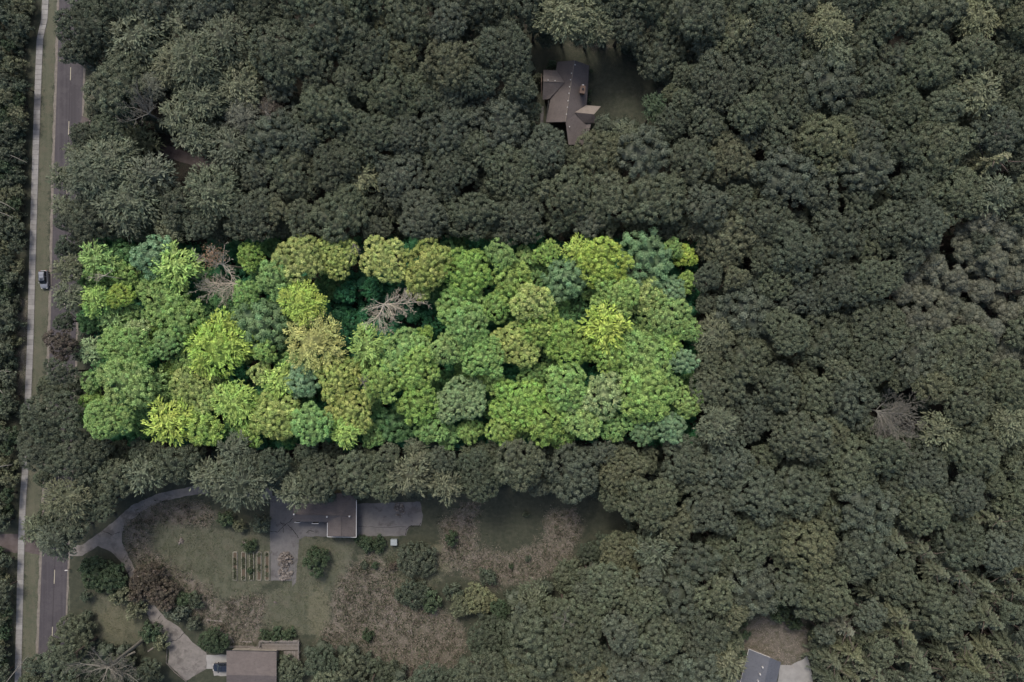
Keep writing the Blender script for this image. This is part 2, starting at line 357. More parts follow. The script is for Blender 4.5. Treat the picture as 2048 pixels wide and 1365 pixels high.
crack([(716, 1053), (760, 1055), (812, 1054)], .7, .025, parent=pat)
poly_sheet('garage_apron', [(413, 1310), (456, 1310), (456, 1352), (428, 1352), (425, 1338), (413, 1338)], .021, PALEC)
poly_sheet('concrete_terrace', [(1560, 1330), (1582, 1331), (1605, 1320), (1614, 1312), (1625, 1350), (1628, 1430), (1540, 1430), (1553, 1380)], .020, PALEC)

# ------------------------------------------------------------------ crown builders (numpy)
def unit(a): return a / np.maximum(np.linalg.norm(a, axis=1, keepdims=True), 1e-9)
import bmesh
def ico(sub):
    bm = bmesh.new(); bmesh.ops.create_icosphere(bm, subdivisions=sub, radius=1)
    V = np.array([v.co[:] for v in bm.verts]); F = np.array([[v.index for v in f.verts] for f in bm.faces]); bm.free(); return V, F
ICO1, ICO2 = ico(1), ico(2)
class NP:
    def __init__(s): s.V = []; s.F3 = []; s.F4 = []; s.T = []; s.n = 0
    def add(s, V, F, T):
        F = np.asarray(F) + s.n
        (s.F3 if F.shape[1] == 3 else s.F4).append(F); s.V.append(V); s.T.append(T); s.n += len(V)
    def mesh(s, name, mat=None):
        V = np.concatenate(s.V); T = np.concatenate(s.T)
        Fs = []
        if s.F3: Fs.append(np.concatenate(s.F3))
        if s.F4: Fs.append(np.concatenate(s.F4))
        return mesh_np(name, V, Fs, mat or FOL, T)
def cards(acc, P, D, Nn, ln, wd, tint, hue, cl):
    """diamond leaves at P growing along D facing Nn"""
    D = unit(D); Sd = unit(np.cross(D, Nn)); ln = np.broadcast_to(ln, len(P))[:, None]; wd = np.broadcast_to(wd, len(P))[:, None]
    up = unit(np.cross(Sd, D))
    a = P; b_ = P + D * ln * .55 + Sd * wd * .5 + up * wd * .12; c_ = P + D * ln; d = P + D * ln * .55 - Sd * wd * .5 + up * wd * .12
    V = np.stack([a, b_, c_, d], 1).reshape(-1, 3)
    F = np.arange(len(P) * 4).reshape(-1, 4)
    T = np.repeat(np.stack([tint, hue, cl, np.ones(len(P))], 1), 4, axis=0)
    acc.add(V, F, T)
def blobs(acc, C, R, hue, cl, tintv=.3, base=ICO2, squash=.85, rough=.22):
    bv, bf = base; n = len(C); k = len(bv)
    ang = rng.random(n) * 2 * PI; ca, sa = np.cos(ang), np.sin(ang)
    V = np.empty((n, k, 3)); V[:, :, 0] = bv[:, 0] * ca[:, None] - bv[:, 1] * sa[:, None]; V[:, :, 1] = bv[:, 0] * sa[:, None] + bv[:, 1] * ca[:, None]; V[:, :, 2] = bv[:, 2] * squash
    V *= (1 + rng.uniform(-rough, rough, (n, k)))[:, :, None] * R[:, None, None]; V += C[:, None, :]
    F = (bf[None] + (np.arange(n) * k)[:, None, None]).reshape(-1, 3)
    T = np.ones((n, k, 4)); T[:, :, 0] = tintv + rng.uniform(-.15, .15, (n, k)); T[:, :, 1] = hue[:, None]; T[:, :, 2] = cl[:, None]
    acc.add(V.reshape(-1, 3), F, T.reshape(-1, 4))
def dome_points(R, hr, nl, spacing, jit=.35, lob=(.34, .5)):
    """points and normals over a crown made of nl lobes"""
    L = []
    L.append((0, 0, 0, .64 * R))
    for i in range(nl):
        a = 2 * PI * (i + rng.uniform(-.35, .35)) / nl; r = R * rng.uniform(lob[0] * .75, lob[1]); rr = R * rng.uniform(.84, 1.04) - r
        L.append((rr * math.cos(a), rr * math.sin(a), R * hr * rng.uniform(-.28, .22), r))
    P = []; N = []
    L = np.array(L)
    for x, y, z, r in L:
        n = int(4 * PI * r * r * .62 / (spacing ** 2))
        i = np.arange(n); zz = 1 - 1.35 * (i + .5) / n; ph = i * 2.39996 + rng.random() * 6; rr = np.sqrt(np.clip(1 - zz * zz, 0, 1))
        d = np.stack([rr * np.cos(ph), rr * np.sin(ph), zz], 1) + rng.normal(0, jit * spacing / r * .5, (n, 3)); d = unit(d)
        p = np.array([x, y, z]) + d * r * np.array([1, 1, hr * 1.25]) * (1 + rng.uniform(-.11, .11, (n, 1)))
        keep = np.ones(n, bool)
        for x2, y2, z2, r2 in L:
            if (x2, y2, z2) == (x, y, z): continue
            q = (p - np.array([x2, y2, z2])) / np.array([1, 1, hr * 1.25]); keep &= np.linalg.norm(q, axis=1) > r2 * .93
        P.append(p[keep]); N.append(d[keep])
    P = np.concatenate(P); N = np.concatenate(N)
    # thin out crowded points
    keep = []
    for i in range(len(P)):
        if all(np.sum((P[i] - P[j]) ** 2) > (spacing * .62) ** 2 for j in keep[-60:]): keep.append(i)
    return P[keep], N[keep], L
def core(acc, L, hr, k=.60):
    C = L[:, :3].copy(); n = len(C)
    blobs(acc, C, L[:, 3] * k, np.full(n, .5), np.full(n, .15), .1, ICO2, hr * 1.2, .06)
def crown_clumpy(R, hr=.6, nl=6, fr=.62, leaves=52, leaf=.21):
    acc = NP(); P, N, L = dome_points(R, hr, nl, fr * 1.72, .5)
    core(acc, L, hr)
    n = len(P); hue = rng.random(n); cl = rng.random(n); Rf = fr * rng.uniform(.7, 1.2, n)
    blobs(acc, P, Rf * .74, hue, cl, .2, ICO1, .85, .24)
    k = leaves; d = rng.normal(0, 1, (n, k, 3)); d /= np.linalg.norm(d, axis=2, keepdims=True)
    d = d + N[:, None, :] * .7 + np.array([0, 0, .3]); d /= np.linalg.norm(d, axis=2, keepdims=True)
    Q = (P[:, None, :] + d * Rf[:, None, None] * rng.uniform(.72, 1.05, (n, k, 1))).reshape(-1, 3)
    D = unit(d.reshape(-1, 3) * .35 + rng.normal(0, .8, (n * k, 3)))
    Nn = d.reshape(-1, 3) + rng.normal(0, .55, (n * k, 3))
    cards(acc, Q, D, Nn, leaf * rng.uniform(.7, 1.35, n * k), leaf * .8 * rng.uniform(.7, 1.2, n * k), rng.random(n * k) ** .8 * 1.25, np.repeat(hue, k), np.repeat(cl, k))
    return acc
def crown_feather(R, hr=.6, nl=5, sp=1.0, k=14, ln=1.0, droop=-.25):
    acc = NP(); P, N, L = dome_points(R, hr, nl, sp)
    core(acc, L, hr, .74)
    n = len(P); hue = rng.random(n); cl = rng.random(n)
    rad = P.copy(); rad[:, 2] = 0; rad = unit(rad / R * .45 + N * np.array([.8, .8, 0]) + rng.normal(0, .38, P.shape) * np.array([1, 1, 0]))
    D0 = unit(rad + N * .35 + np.array([0, 0, droop]))
    D = D0[:, None, :] + rng.normal(0, .5, (n, k, 3)); t = rng.uniform(-.6, .8, (n, k, 1)) * sp
    Q = P[:, None, :] + D0[:, None, :] * t + rng.normal(0, .22 * sp, (n, k, 3)) + N[:, None, :] * .12
    Nn = np.repeat(N + np.array([0, 0, .6]), k, 0) + rng.normal(0, .35, (n * k, 3))
    cards(acc, Q.reshape(-1, 3), D.reshape(-1, 3), Nn, ln * rng.uniform(.45, 1.1, n * k), ln * .3 * rng.uniform(.7, 1.2, n * k), np.clip(.15 + .85 * rng.random(n * k), 0, 1), np.repeat(hue, k), np.repeat(cl, k))
    return acc
def crown_fuzzy(R, hr=.7, nl=7, sp=1.5, k=150, ln=.42):
    acc = NP(); P, N, L = dome_points(R, hr, nl, sp, lob=(.3, .42))
    core(acc, L, hr, .8); n = len(P); hue = rng.random(n); cl = rng.random(n) * .6 + .2
    blobs(acc, P - N * .3, np.full(n, sp * .52), hue, cl, .35, ICO2, .9, .12)
    d = unit(rng.normal(0, 1, (n * k, 3)) + np.repeat(N, k, 0) * .8)
    Q = np.repeat(P - N * .3, k, 0) + d * sp * .5 * rng.uniform(.8, 1.1, (n * k, 1))
    cards(acc, Q, d + rng.normal(0, .35, d.shape), rng.normal(0, 1, d.shape), ln * rng.uniform(.6, 1.3, n * k), ln * .35, .2 + .7 * rng.random(n * k), np.repeat(hue, k), np.repeat(cl, k))
    return acc
def crown_pine(R, Ht, lev=13, seed=0):
    """whorls of drooping boughs, each bough a ridge of needle tufts"""
    acc = NP(); P = []; D = []; Nn = []; Ln = []; hu = []; cl = []
    for i in range(lev):
        t = (i + .4) / lev; z = Ht * (1 - t); rl = R * (t ** .8) * rng.uniform(.85, 1.12); nb = 5 + int(t * 4)
        a0 = rng.random() * 6
        for j in range(nb):
            a = a0 + 2 * PI * j / nb + rng.normal(0, .12); L = rl * rng.uniform(.72, 1.15); h = rng.random(); c_ = rng.random()
            o = np.array([math.cos(a), math.sin(a), 0]); s_ = np.array([-math.sin(a), math.cos(a), 0])
            ns = max(3, int(L / .26))
            for q in range(ns):
                u = (q + .5) / ns; p = o * L * u + np.array([0, 0, z + .35 * L * u * (.35 - u)])
                for sgn in (-1, 1, -1, 1):
                    P.append(p + rng.normal(0, .05, 3)); D.append(o * rng.uniform(.5, .9) + s_ * sgn * rng.uniform(.5, 1.0) + np.array([0, 0, rng.uniform(-.25, .1)]))
                    Nn.append(np.array([0, 0, 1]) + rng.normal(0, .3, 3)); Ln.append((.35 + .5 * L / R * (1 - u * .75)) * rng.uniform(.7, 1.1)); hu.append(h); cl.append(c_ * .6 + .4 * (1 - t))
                P.append(p + np.array([0, 0, .06])); D.append(o + rng.normal(0, .15, 3)); Nn.append(np.array([0, 0, 1.]) + rng.normal(0, .3, 3)); Ln.append(.5); hu.append(h); cl.append(1.0)
    P, D, Nn, Ln = map(np.array, (P, D, Nn, Ln)); n = len(P)
    cards(acc, P, D, Nn, Ln, .22, .2 + .8 * rng.random(n), np.array(hu), np.array(cl))
    return acc
def trunk_mesh(h, r, limbs, spread, name='trunk'):
    mb = MB()
    mb.tube([(0, 0, 0), (0, 0, h * .1), (random.uniform(-.15, .15), random.uniform(-.15, .15), h * .5), (0, 0, h)], [r * 1.35, r, r * .75, r * .35], 8)
    for i in range(limbs):
        a = 2 * PI * i / limbs + random.uniform(-.3, .3); z0 = h * random.uniform(.5, .85); L = spread * random.uniform(.6, .9)
        mb.tube([(0, 0, z0), (L * .5 * math.cos(a), L * .5 * math.sin(a), z0 + L * .45), (L * math.cos(a + .2), L * math.sin(a + .2), z0 + L * .7)], [r * .45, r * .3, r * .12], 5)
    return mb.mesh(name, BARK, True)
LIB = {}
def lib(key, fn, n, R):
    LIB[key] = ([fn(i).mesh('crown') for i in range(n)], R)
lib('clumpL', lambda i: crown_clumpy(6.2, .55 + .05 * (i % 3), 5 + i % 4, .50 + .04 * (i % 3)), 6, 6.2)
lib('clumpM', lambda i: crown_clumpy(4.4, .6 + .05 * (i % 3), 4 + i % 4, .49 + .05 * (i % 2)), 6, 4.4)
lib('clumpS', lambda i: crown_clumpy(2.9, .65, 3 + i % 3, .46), 5, 2.9)
lib('lobe', lambda i: crown_clumpy(5.0, .6, 7 + i % 3, .8, 110, .2), 5, 5.0)
lib('featherL', lambda i: crown_feather(5.6, .62, 5 + i % 3), 4, 5.6)
lib('featherM', lambda i: crown_feather(3.8, .65, 4 + i % 3), 4, 3.8)
lib('fuzzy', lambda i: crown_fuzzy(3.9, .7, 4 + i % 3), 4, 3.9)
lib('wispy', lambda i: crown_feather(4.6, .7, 6, .9, 26, .55, -.1), 2, 4.6)
lib('pine', lambda i: crown_pine(3.6, 9.5, 13 + i % 3), 5, 3.6)
lib('shrub', lambda i: crown_clumpy(1.6, .75, 3 + i % 2, .42, 34, .22), 4, 1.6)
TR = [trunk_mesh(10, .32, 5, 4.0) for _ in range(3)]; TRS = [trunk_mesh(4, .14, 4, 1.4) for _ in range(2)]

# ------------------------------------------------------------------ where the trees stand (photo pixels of crown centres)
LOT = (150, 478, 1397, 890)
# colours: leaf tone of each look, lot brightening and surround dimming painted in
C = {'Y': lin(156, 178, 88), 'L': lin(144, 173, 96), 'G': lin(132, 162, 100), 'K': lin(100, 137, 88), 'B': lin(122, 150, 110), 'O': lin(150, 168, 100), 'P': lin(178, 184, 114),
     'E': lin(62, 112, 78), 'W': lin(142, 163, 116), 'A': lin(140, 169, 102),
     'd': lin(87, 93, 77), 'g': lin(94, 100, 81), 'o': lin(101, 104, 82), 'y': lin(112, 115, 88), 'k': lin(80, 88, 73), 'b': lin(90, 96, 82), 's': lin(107, 109, 95), 'r': lin(88, 81, 71), 'e': lin(68, 81, 60), 'n': lin(90, 95, 78)}
LOOK = {'Y': 'bright yellow-green', 'L': 'lime green', 'G': 'fresh green', 'K': 'deep green', 'B': 'blue-green', 'O': 'olive-gold', 'P': 'pale yellow', 'E': 'emerald', 'W': 'pale sage', 'A': 'light green',
        'd': 'dark green', 'g': 'grey-green', 'o': 'dull olive', 'y': 'yellowish', 'k': 'blackish green', 'b': 'blue-grey green', 's': 'ash-grey', 'r': 'reddish brown', 'e': 'dark bushy green', 'n': 'needle-green'}
HAND = '''190 522 66 f G;246 505 56 c K;302 512 86 c B;352 532 74 f L;236 592 58 c Y;186 602 56 f L;322 596 104 c G;362 634 78 c A;296 566 46 c K;392 552 50 f K;497 512 58 c L;524 556 62 c K;442 604 50 c K;470 628 54 c K;
226 640 62 f G;180 642 54 c K;270 662 48 c W;246 694 104 c A;246 762 114 c A;178 700 44 f W;178 762 46 c G;330 688 62 c G;342 742 40 f L;430 692 124 f Y;516 652 106 l B;600 516 104 c O;552 556 84 c G;668 512 92 c O;
600 604 78 f Y;662 566 60 c K;640 640 56 c E;690 586 44 c E;704 650 62 c E;742 580 46 c E;624 684 108 w P;768 518 92 c O;852 528 104 c O;838 574 52 c O;932 542 104 c L;1000 508 56 c G;1022 562 86 c L;924 606 104 c A;
1064 604 82 c O;1134 556 88 l B;1156 502 56 f Y;1210 528 104 c Y;1292 520 108 l B;1374 512 46 c Y;1372 566 46 c L;1292 592 80 c O;1232 592 98 c A;1346 580 50 l B;1332 636 104 c A;1290 662 44 c E;1212 656 74 f Y;1150 690 112 c L;
1078 646 78 c L;1030 688 98 c O;932 660 100 c A;894 700 78 c A;964 716 92 c A;1222 708 76 c L;1284 722 118 c A;1368 722 52 l B;1340 776 52 c A;1290 796 112 c L;1210 792 88 c W;1134 772 82 c A;1068 752 62 c G;1036 806 112 c L;
916 802 108 c W;982 762 54 c A;806 706 96 c A;736 690 74 f L;832 742 92 c L;762 764 82 c L;832 808 88 c L;784 850 78 l K;670 752 94 c O;700 826 94 c O;600 764 66 l B;560 764 56 f L;518 748 50 c O;546 832 112 c O;620 846 76 c G;
688 868 50 f L;386 782 96 c O;446 768 46 c G;466 806 80 f L;336 842 74 f Y;402 858 78 c L;300 772 62 f G;292 818 50 f K;212 842 92 c G;282 852 52 c K;182 800 44 c L;462 860 44 c K;862 858 66 c A;940 862 52 c A;1000 858 62 c L;
1090 846 86 c L;1166 846 76 c A;1232 852 64 c A;1292 862 54 l B;1344 858 56 l B;1148 806 54 c W;512 802 44 c K;726 650 40 c E;868 650 46 c E;820 560 40 c E;560 700 44 f K;640 616 40 c E;
130 492 46 c k;130 540 52 f o;132 596 50 f g;118 690 56 c r;114 745 60 c d;126 642 40 c k;62 880 72 c d;385 118 96 f g;345 130 78 f o;442 74 96 f g;276 284 66 f y;352 232 72 f g;480 232 62 w s;212 318 100 f g;420 384 104 f g;184 352 96 f d;724 352 66 f y;1132 22 104 f o;1182 44 88 f o;1664 52 76 f y;1962 30 88 f y;1988 322 88 p y;1962 184 74 f o;
1972 436 56 z s;2012 466 56 z s;1936 500 50 z s;1994 520 54 z s;1868 532 62 z s;1916 562 58 z s;1968 580 54 z s;1848 592 48 z s;1898 606 54 z s;1940 632 62 z s;1984 660 56 z s;2024 628 50 z s;2020 706 56 z s;1826 556 44 z s;1720 180 46 w s;
822 952 72 f o;890 972 62 f o;588 984 56 f g;482 966 100 f d;420 952 70 f g;130 1002 84 f o;712 952 84 c g;1690 1256 70 p s;470 900 54 f d;300 170 50 w s;540 215 44 w r;1350 190 46 c o;1310 215 44 f e;1375 200 60 c g;
210 780 0 x x;100 838 116 c d;80 900 96 c d;140 920 104 c d;110 1078 90 f d;70 1060 50 f g;185 905 70 c d;225 960 80 c g;150 1060 50 c d;70 850 60 c d;140 1282 92 c g;118 1330 70 c d;190 1350 70 c k;60 1372 60 c g;
835 1122 74 c d;955 1202 66 c y;920 1215 46 c o;1000 1222 40 c e;1140 1160 70 c g;1250 1115 90 c o;1225 1180 96 c g;1180 1110 46 l k;700 1340 70 c g;640 1330 66 c k;575 1345 60 c g;760 1350 60 c d;510 1348 0 x x;545 1355 44 c d'''
trees = []     # px, py, d, kind, look
for t in HAND.replace('\n', '').split(';'):
    x, y, d, k, c_ = t.split(); 
    if k != 'x': trees.append((float(x), float(y), float(d), k, c_))
EXC = [[(150, 1085), (180, 1050), (225, 1012), (275, 985), (330, 965), (405, 955), (425, 990), (340, 1010), (280, 1050), (250, 1110), (170, 1110)],[(62, -80), (118, -80), (118, 120), (170, 130), (172, 232), (128, 245), (106, 290), (100, 400), (106, 470), (128, 482), (124, 620), (100, 680), (84, 740), (50, 790), (44, 940), (60, 960), (54, 1050), (62, 1090), (165, 1100), (160, 1230), (100, 1290), (48, 1310), (42, 1440), (24, 1440), (30, 1110), (-60, 1104), (-60, 1066), (38, 1064), (44, 800), (54, 600), (62, 300)],
       [(1056, 88), (1130, 100), (1240, 88), (1310, 140), (1330, 190), (1305, 240), (1245, 222), (1200, 225), (1182, 248), (1152, 276), (1125, 276), (1080, 250), (1076, 150)],
       [(295, 255), (340, 270), (400, 306), (430, 328), (380, 338), (300, 304)],
       [(165, 1110), (190, 1066), (330, 985), (420, 972), (520, 1010), (545, 990), (585, 1005), (715, 1005), (845, 1000), (925, 1000), (960, 990), (1160, 1000), (1250, 1030), (1240, 1080), (1150, 1135), (1100, 1170), (1040, 1180), (960, 1230), (930, 1310), (840, 1345), (640, 1290), (600, 1300), (600, 1440), (330, 1440), (310, 1320), (200, 1290), (165, 1240)],
       [(1488, 1238), (1560, 1222), (1628, 1260), (1628, 1440), (1465, 1440)],
       # openings with dead trees or dark gaps
       ell(430, 535, 42, 52), ell(785, 625, 52, 34), ell(1808, 830, 40, 50), ell(285, 205, 30, 24), ell(726, 765, 12, 14), ell(725, 550, 30, 40), ell(790, 575, 30, 20), ell(700, 620, 30, 30)]
GX = np.arange(-60, 2110, 6.0); GY = np.arange(-60, 1430, 6.0)
gx, gy = np.meshgrid(GX, GY); GP = np.stack([gx.ravel(), gy.ravel()], 1); SD = np.full(len(GP), -1e9)
SD0 = np.maximum(sdf(GP, [(30, -60), (172, -60), (150, 600), (140, 1100), (135, 1430), (20, 1430), (40, 900)]), np.max([sdf(GP, e) for e in EXC[2:6]], axis=0)).reshape(len(GY), len(GX))
for e in EXC: SD = np.maximum(SD, sdf(GP, e))
SD = SD.reshape(len(GY), len(GX))
TA = np.zeros((4000, 3)); TN = [0]
def sync():
    for t in trees[TN[0]:]: TA[TN[0]] = t[:3]; TN[0] += 1
def ok(x, y, d, slack):
    if SD[int((y + 60) / 6), int((x + 60) / 6)] > -d * .36: return False
    inside = LOT[0] < x < LOT[2] and LOT[1] < y < LOT[3]
    dx = max(LOT[0] - x, x - LOT[2]); dy = max(LOT[1] - y, y - LOT[3])
    if inside:
        if -max(dx, dy) < d * (.36 if d > 60 else .28): return False
    elif max(dx, dy) < d * (.36 if d > 60 else .28): return False
    sync(); T = TA[:TN[0]]
    return not np.any((T[:, 0] - x) ** 2 + (T[:, 1] - y) ** 2 < ((T[:, 2] + d) * .5 * slack) ** 2)
def region(x, y, d):
    r = random.random()
    if LOT[0] < x < LOT[2] and LOT[1] < y < LOT[3]: return ('c', random.choice('GGAALK')) if d > 45 else ('c', random.choice('KKEG'))
    if x > 1740 and y > 1030 + (1900 - x) * .2 or (x > 1640 and y > 1290): return ('p', random.choice('nnno')) if r < .68 else ('c', random.choice('dgb'))
    if x > 1790 and 400 < y < 720: return ('z', 's') if r < .5 else ('c', random.choice('gb'))
    if x < 60: return (('c', random.choice('kkde')) if r < .7 else ('f', 'k'))
    if x < 540 and y < 470: return ('f', random.choice('dggo')) if r < .4 else ('c', random.choice('ddbg'))
    if x > 1850: return ('f', random.choice('go')) if r < .2 and d < 90 else ('c', random.choice('gobg'))
    if y > 880 and x < 1000: return ('f', 'g') if r < .2 and d < 90 else ('c', random.choice('dgdk'))
    if r < .06 and d < 90: return ('f', random.choice('go'))
    if r < .13: return ('l', 'b')
    return ('c', random.choice('gggdddobb'))
for d, tries, sl in ((112, 2500, .78), (96, 4000, .76), (80, 6000, .75), (64, 8000, .74), (48, 11000, .70), (44, 12000, .66)):
    for _ in range(tries):
        x = random.uniform(-30, 2078); y = random.uniform(-30, 1395); dd = d * random.uniform(.9, 1.1)
        if d == 44 and not (LOT[0] - 60 < x < LOT[2] + 60 and LOT[1] - 60 < y < LOT[3] + 60) and random.random() < .78: continue
        if x < 62: continue
        if ok(x, y, dd, sl):
            k, c_ = region(x, y, dd)
            if k == 'p': dd = min(dd, random.uniform(44, 74))
            if k == 'z': dd = min(dd, 70)
            trees.append((x, y, dd, k, c_))
print('TREES', len(trees))

LM = [(1140, 185, 'the gabled grey-brown house'), (655, 1035, 'the L-shaped brown house'), (530, 1325, 'the house with the deck'), (1525, 1335, 'the slate-grey house'),
      (92, 560, 'the silver car'), (430, 525, 'the dead tree with russet leaves'), (782, 625, 'the sprawling dead tree'), (1808, 830, 'the large grey dead tree'),
      (624, 684, 'the pale yellow crown'), (916, 802, 'the round sage crown'), (1292, 520, 'the big blue-green crown'), (275, 205, 'the bare tree by the road'),
      (2048, 0, 'the top right photo corner'), (1300, 0, 'the top edge above the lawn'), (700, 0, 'the left half of the top edge'), (0, 0, 'the top left photo corner'),
      (0, 682, 'the middle of the left edge'), (2048, 1365, 'the bottom right photo corner'), (2048, 560, 'the ash-grey grove'), (1150, 1365, 'the middle of the bottom edge'),
      (1397, 890, "the bright lot's lower right corner"), (1397, 478, "the bright lot's upper right corner"), (150, 478, "the bright lot's upper left corner"), (150, 890, "the bright lot's lower left corner"), (720, 350, 'the lone yellowish crown'),
      (1130, 690, 'the broad lime crown mid-lot'), (1036, 806, 'the wide lime crown right of centre'), (246, 762, 'the lot\'s large lower-left crown'), (1700, 600, 'the forest right of the lot'),
      (1650, 200, 'the long yellowish crown'), (1000, 330, 'the forest south of the house'), (1600, 1050, 'the forest above the slate-grey house'), (1000, 950, 'the strip below the bright lot')]
LM = LM[:28] + [(1664, 52, 'the yellowish crown at upper right'), (955, 1202, 'the yellowish yard tree'), (130, 1002, 'the olive tree beside the path'), (1990, 322, 'the pale pine near the right edge'), (27, 315, 'the thin pale uppermost log'), (13, 411, 'the upper white fallen trunk'), (10, 743, 'the short pale log'), (10, 932, 'the lower thin pale log'), (18, 1085, 'the asphalt side drive'), (35, 1338, 'the thin pale pole')]
DIR = ['right', 'upper right', 'above', 'upper left', 'left', 'lower left', 'below', 'lower right']
ORD = ['first', 'second', 'third', 'fourth', 'fifth', 'sixth', 'seventh', 'eighth', 'ninth', 'tenth', 'eleventh', 'twelfth', 'thirteenth', 'fourteenth', 'fifteenth', 'sixteenth', 'seventeenth', 'eighteenth', 'nineteenth', 'twentieth'] + ['%dth' % k for k in range(21, 60)]
def labels_for(items):
    """items: list of (px, py, description) -> unique labels by landmark, side and order of distance"""
    buckets = {}
    for i, (x, y, desc) in enumerate(items):
        j = min(range(len(LM)), key=lambda q: (LM[q][0] - x) ** 2 + (LM[q][1] - y) ** 2 + (1e6 if math.hypot(LM[q][0] - x, LM[q][1] - y) < 14 else 0))
        a = math.degrees(math.atan2(LM[j][1] - y, x - LM[j][0])) % 360; s_ = int((a + 22.5) // 45) % 8
        buckets.setdefault((j, s_), []).append((math.hypot(LM[j][0] - x, LM[j][1] - y), i))
    out = [None] * len(items)
    for (j, s_), lst in buckets.items():
        lst.sort()
        for r, (_, i) in enumerate(lst):
            side = {'right': 'right of', 'left': 'left of', 'above': 'above', 'below': 'below'}.get(DIR[s_], DIR[s_] + ' of')
            out[i] = '%s, %s %s %s' % (items[i][2], (ORD[r] + ' out') if len(lst) > 1 else 'the one', side, LM[j][2])
            if len(out[i].split()) > 16: out[i] = out[i].split(' ', 1)[1]
    return out
NAME = {'c': ('broadleaf_tree', 'broadleaf'), 'l': ('billowy_tree', 'billowy'), 'f': ('feathery_tree', 'feathery'), 'w': ('feathery_tree', 'wispy'), 'z': ('shrubby_tree', 'downy'), 'p': ('pine_tree', 'pine')}
GRP = {'understory_tree': 'smaller trees filling the canopy gaps', 'billowy_tree': 'blue-green billowy trees', 'broadleaf_tree': 'broadleaf trees of the forest canopy', 'feathery_tree': 'feathery-leaved trees of the forest', 'shrubby_tree': 'downy ash-grey trees at the right', 'pine_tree': 'pines of the lower right corner'}
def size_word(d): return 'large' if d > 92 else ('mid-sized' if d > 60 else 'small')
special = {(624, 684): 'soft pale yellow wispy tree inside the bright green lot, the palest crown there', (430, 692): 'very bright yellow-green feathery tree with shaggy sprays, between the dead tree and lower lot edge',
           (916, 802): 'round pale sage tree with tight florets near the bottom of the bright lot', (1292, 520): 'big blue-green billowy tree at the upper right of the bright lot',
           (724, 352): 'lone yellowish feathery crown in the dark forest above the bright lot', (1664, 52): 'tall yellowish feathery tree at the top edge, upper right of the photo',
           (835, 1122): 'round dark green yard tree right of the small grey utility box', (955, 1202): 'yellowish tree standing in the dry brush right of the open yard',
           (130, 1002): 'olive feathery tree leaning beside the concrete path, lower left', (1690, 1256): 'pale grey dying pine above the bottom right pines', (1988, 322): 'pale yellowish pine with star-shaped boughs near the right edge'}
labs = labels_for([(t[0], t[1], '%s %s %s%s' % (size_word(t[2]), LOOK[t[4]], NAME[t[3]][1], '' if t[3] == 'p' else ' tree')) for t in trees])
crown_pos = []
def jitter_col(c_, a=.10):
    k = random.uniform(1 - a, 1 + a); w_ = 1.0 if c_[1] > .2 else .35; return [c_[0] * k * (1 + w_ * random.uniform(-.07, .05)), c_[1] * k * (1.0 if w_ == 1 else 1.02), c_[2] * k * (1 + w_ * random.uniform(-.1, .06))]
def plant(px, py, d, k, look, label, name=None, group=None, hgt=None, turn=None):
    if k == 'c': key = 'clumpL' if d > 88 else ('clumpM' if d > 56 else 'clumpS')
    else: key = {'l': 'lobe', 'f': 'featherL' if d > 74 else 'featherM', 'w': 'wispy', 'z': 'fuzzy', 'p': 'pine', 's': 'shrub'}[k]
    meshes, R0 = LIB[key]
    if hgt is None:
        hgt = {True: random.uniform(14.5, 18), False: random.uniform(12, 15.5)}[d > 70]
        if look in 'EK': hgt = random.uniform(7, 10.5)
        if k == 'z': hgt = random.uniform(11, 13.5)
        if d < 48 and look not in 'EK': hgt = random.uniform(9, 12)
    while hgt > 5 and name != 'shrub':
        f_ = (H - hgt * .8) / H; bx, by = 1024 + (px - 1024) * f_, 682.5 + (py - 682.5) * f_
        ix, iy = int((bx + 60) / 6), int((by + 60) / 6)
        if 0 <= iy < SD0.shape[0] and 0 <= ix < SD0.shape[1] and SD0[iy, ix] > -3: hgt -= .8
        else: break
    R = d * .5 * S * (H - hgt * .85) / H; sc_ = R / R0 * 1.05
    if k == 'p': zc = hgt - 9.5 * sc_; zview = hgt * .75
    else: zc = hgt - R * .75; zview = zc + R * .25
    zc = max(zc, R * .35)
    p = at(px, py, zview)
    nm = name or ('understory_tree' if k == 'c' and d < 62 else NAME[k][0]); root = empty(nm, (p.x, p.y, 0), random.uniform(0, 2 * PI))
    tag(root, label, 'shrub' if nm == 'shrub' else 'tree', group or GRP.get(nm))
    big = hgt > 6.5
    tm = random.choice(TR if big else TRS); t = link('trunk', tm, root); hz = (zc + (9.5 * sc_ if k == 'p' else 0)) / (10 if big else 4)
    t.scale = (max(sc_, .4), max(sc_, .4), hz * (.98 if k == 'p' else 1.0))
    c_ = link('crown', random.choice(meshes), root, (0, 0, zc)); c_.scale = (sc_ * random.uniform(.94, 1.1), sc_ * random.uniform(.94, 1.1), sc_)
    col = jitter_col(C[look])
    o_ = 1.0 - (turn if turn is not None else (.32 if look == 'O' else (.08 if random.random() < .3 else .0)))
    c_.color = (*col, o_)
    crown_pos.append((p.x, p.y, R, hgt)); return root
for t, l in zip(trees, labs):
    l = special.get((int(t[0]), int(t[1])), l)
    kw = {}
    if t[1] > 1090 and t[0] < 1010 and t[0] > 480 and t[1] < 1300: kw['hgt'] = 8.0
    plant(*t, l, **kw)

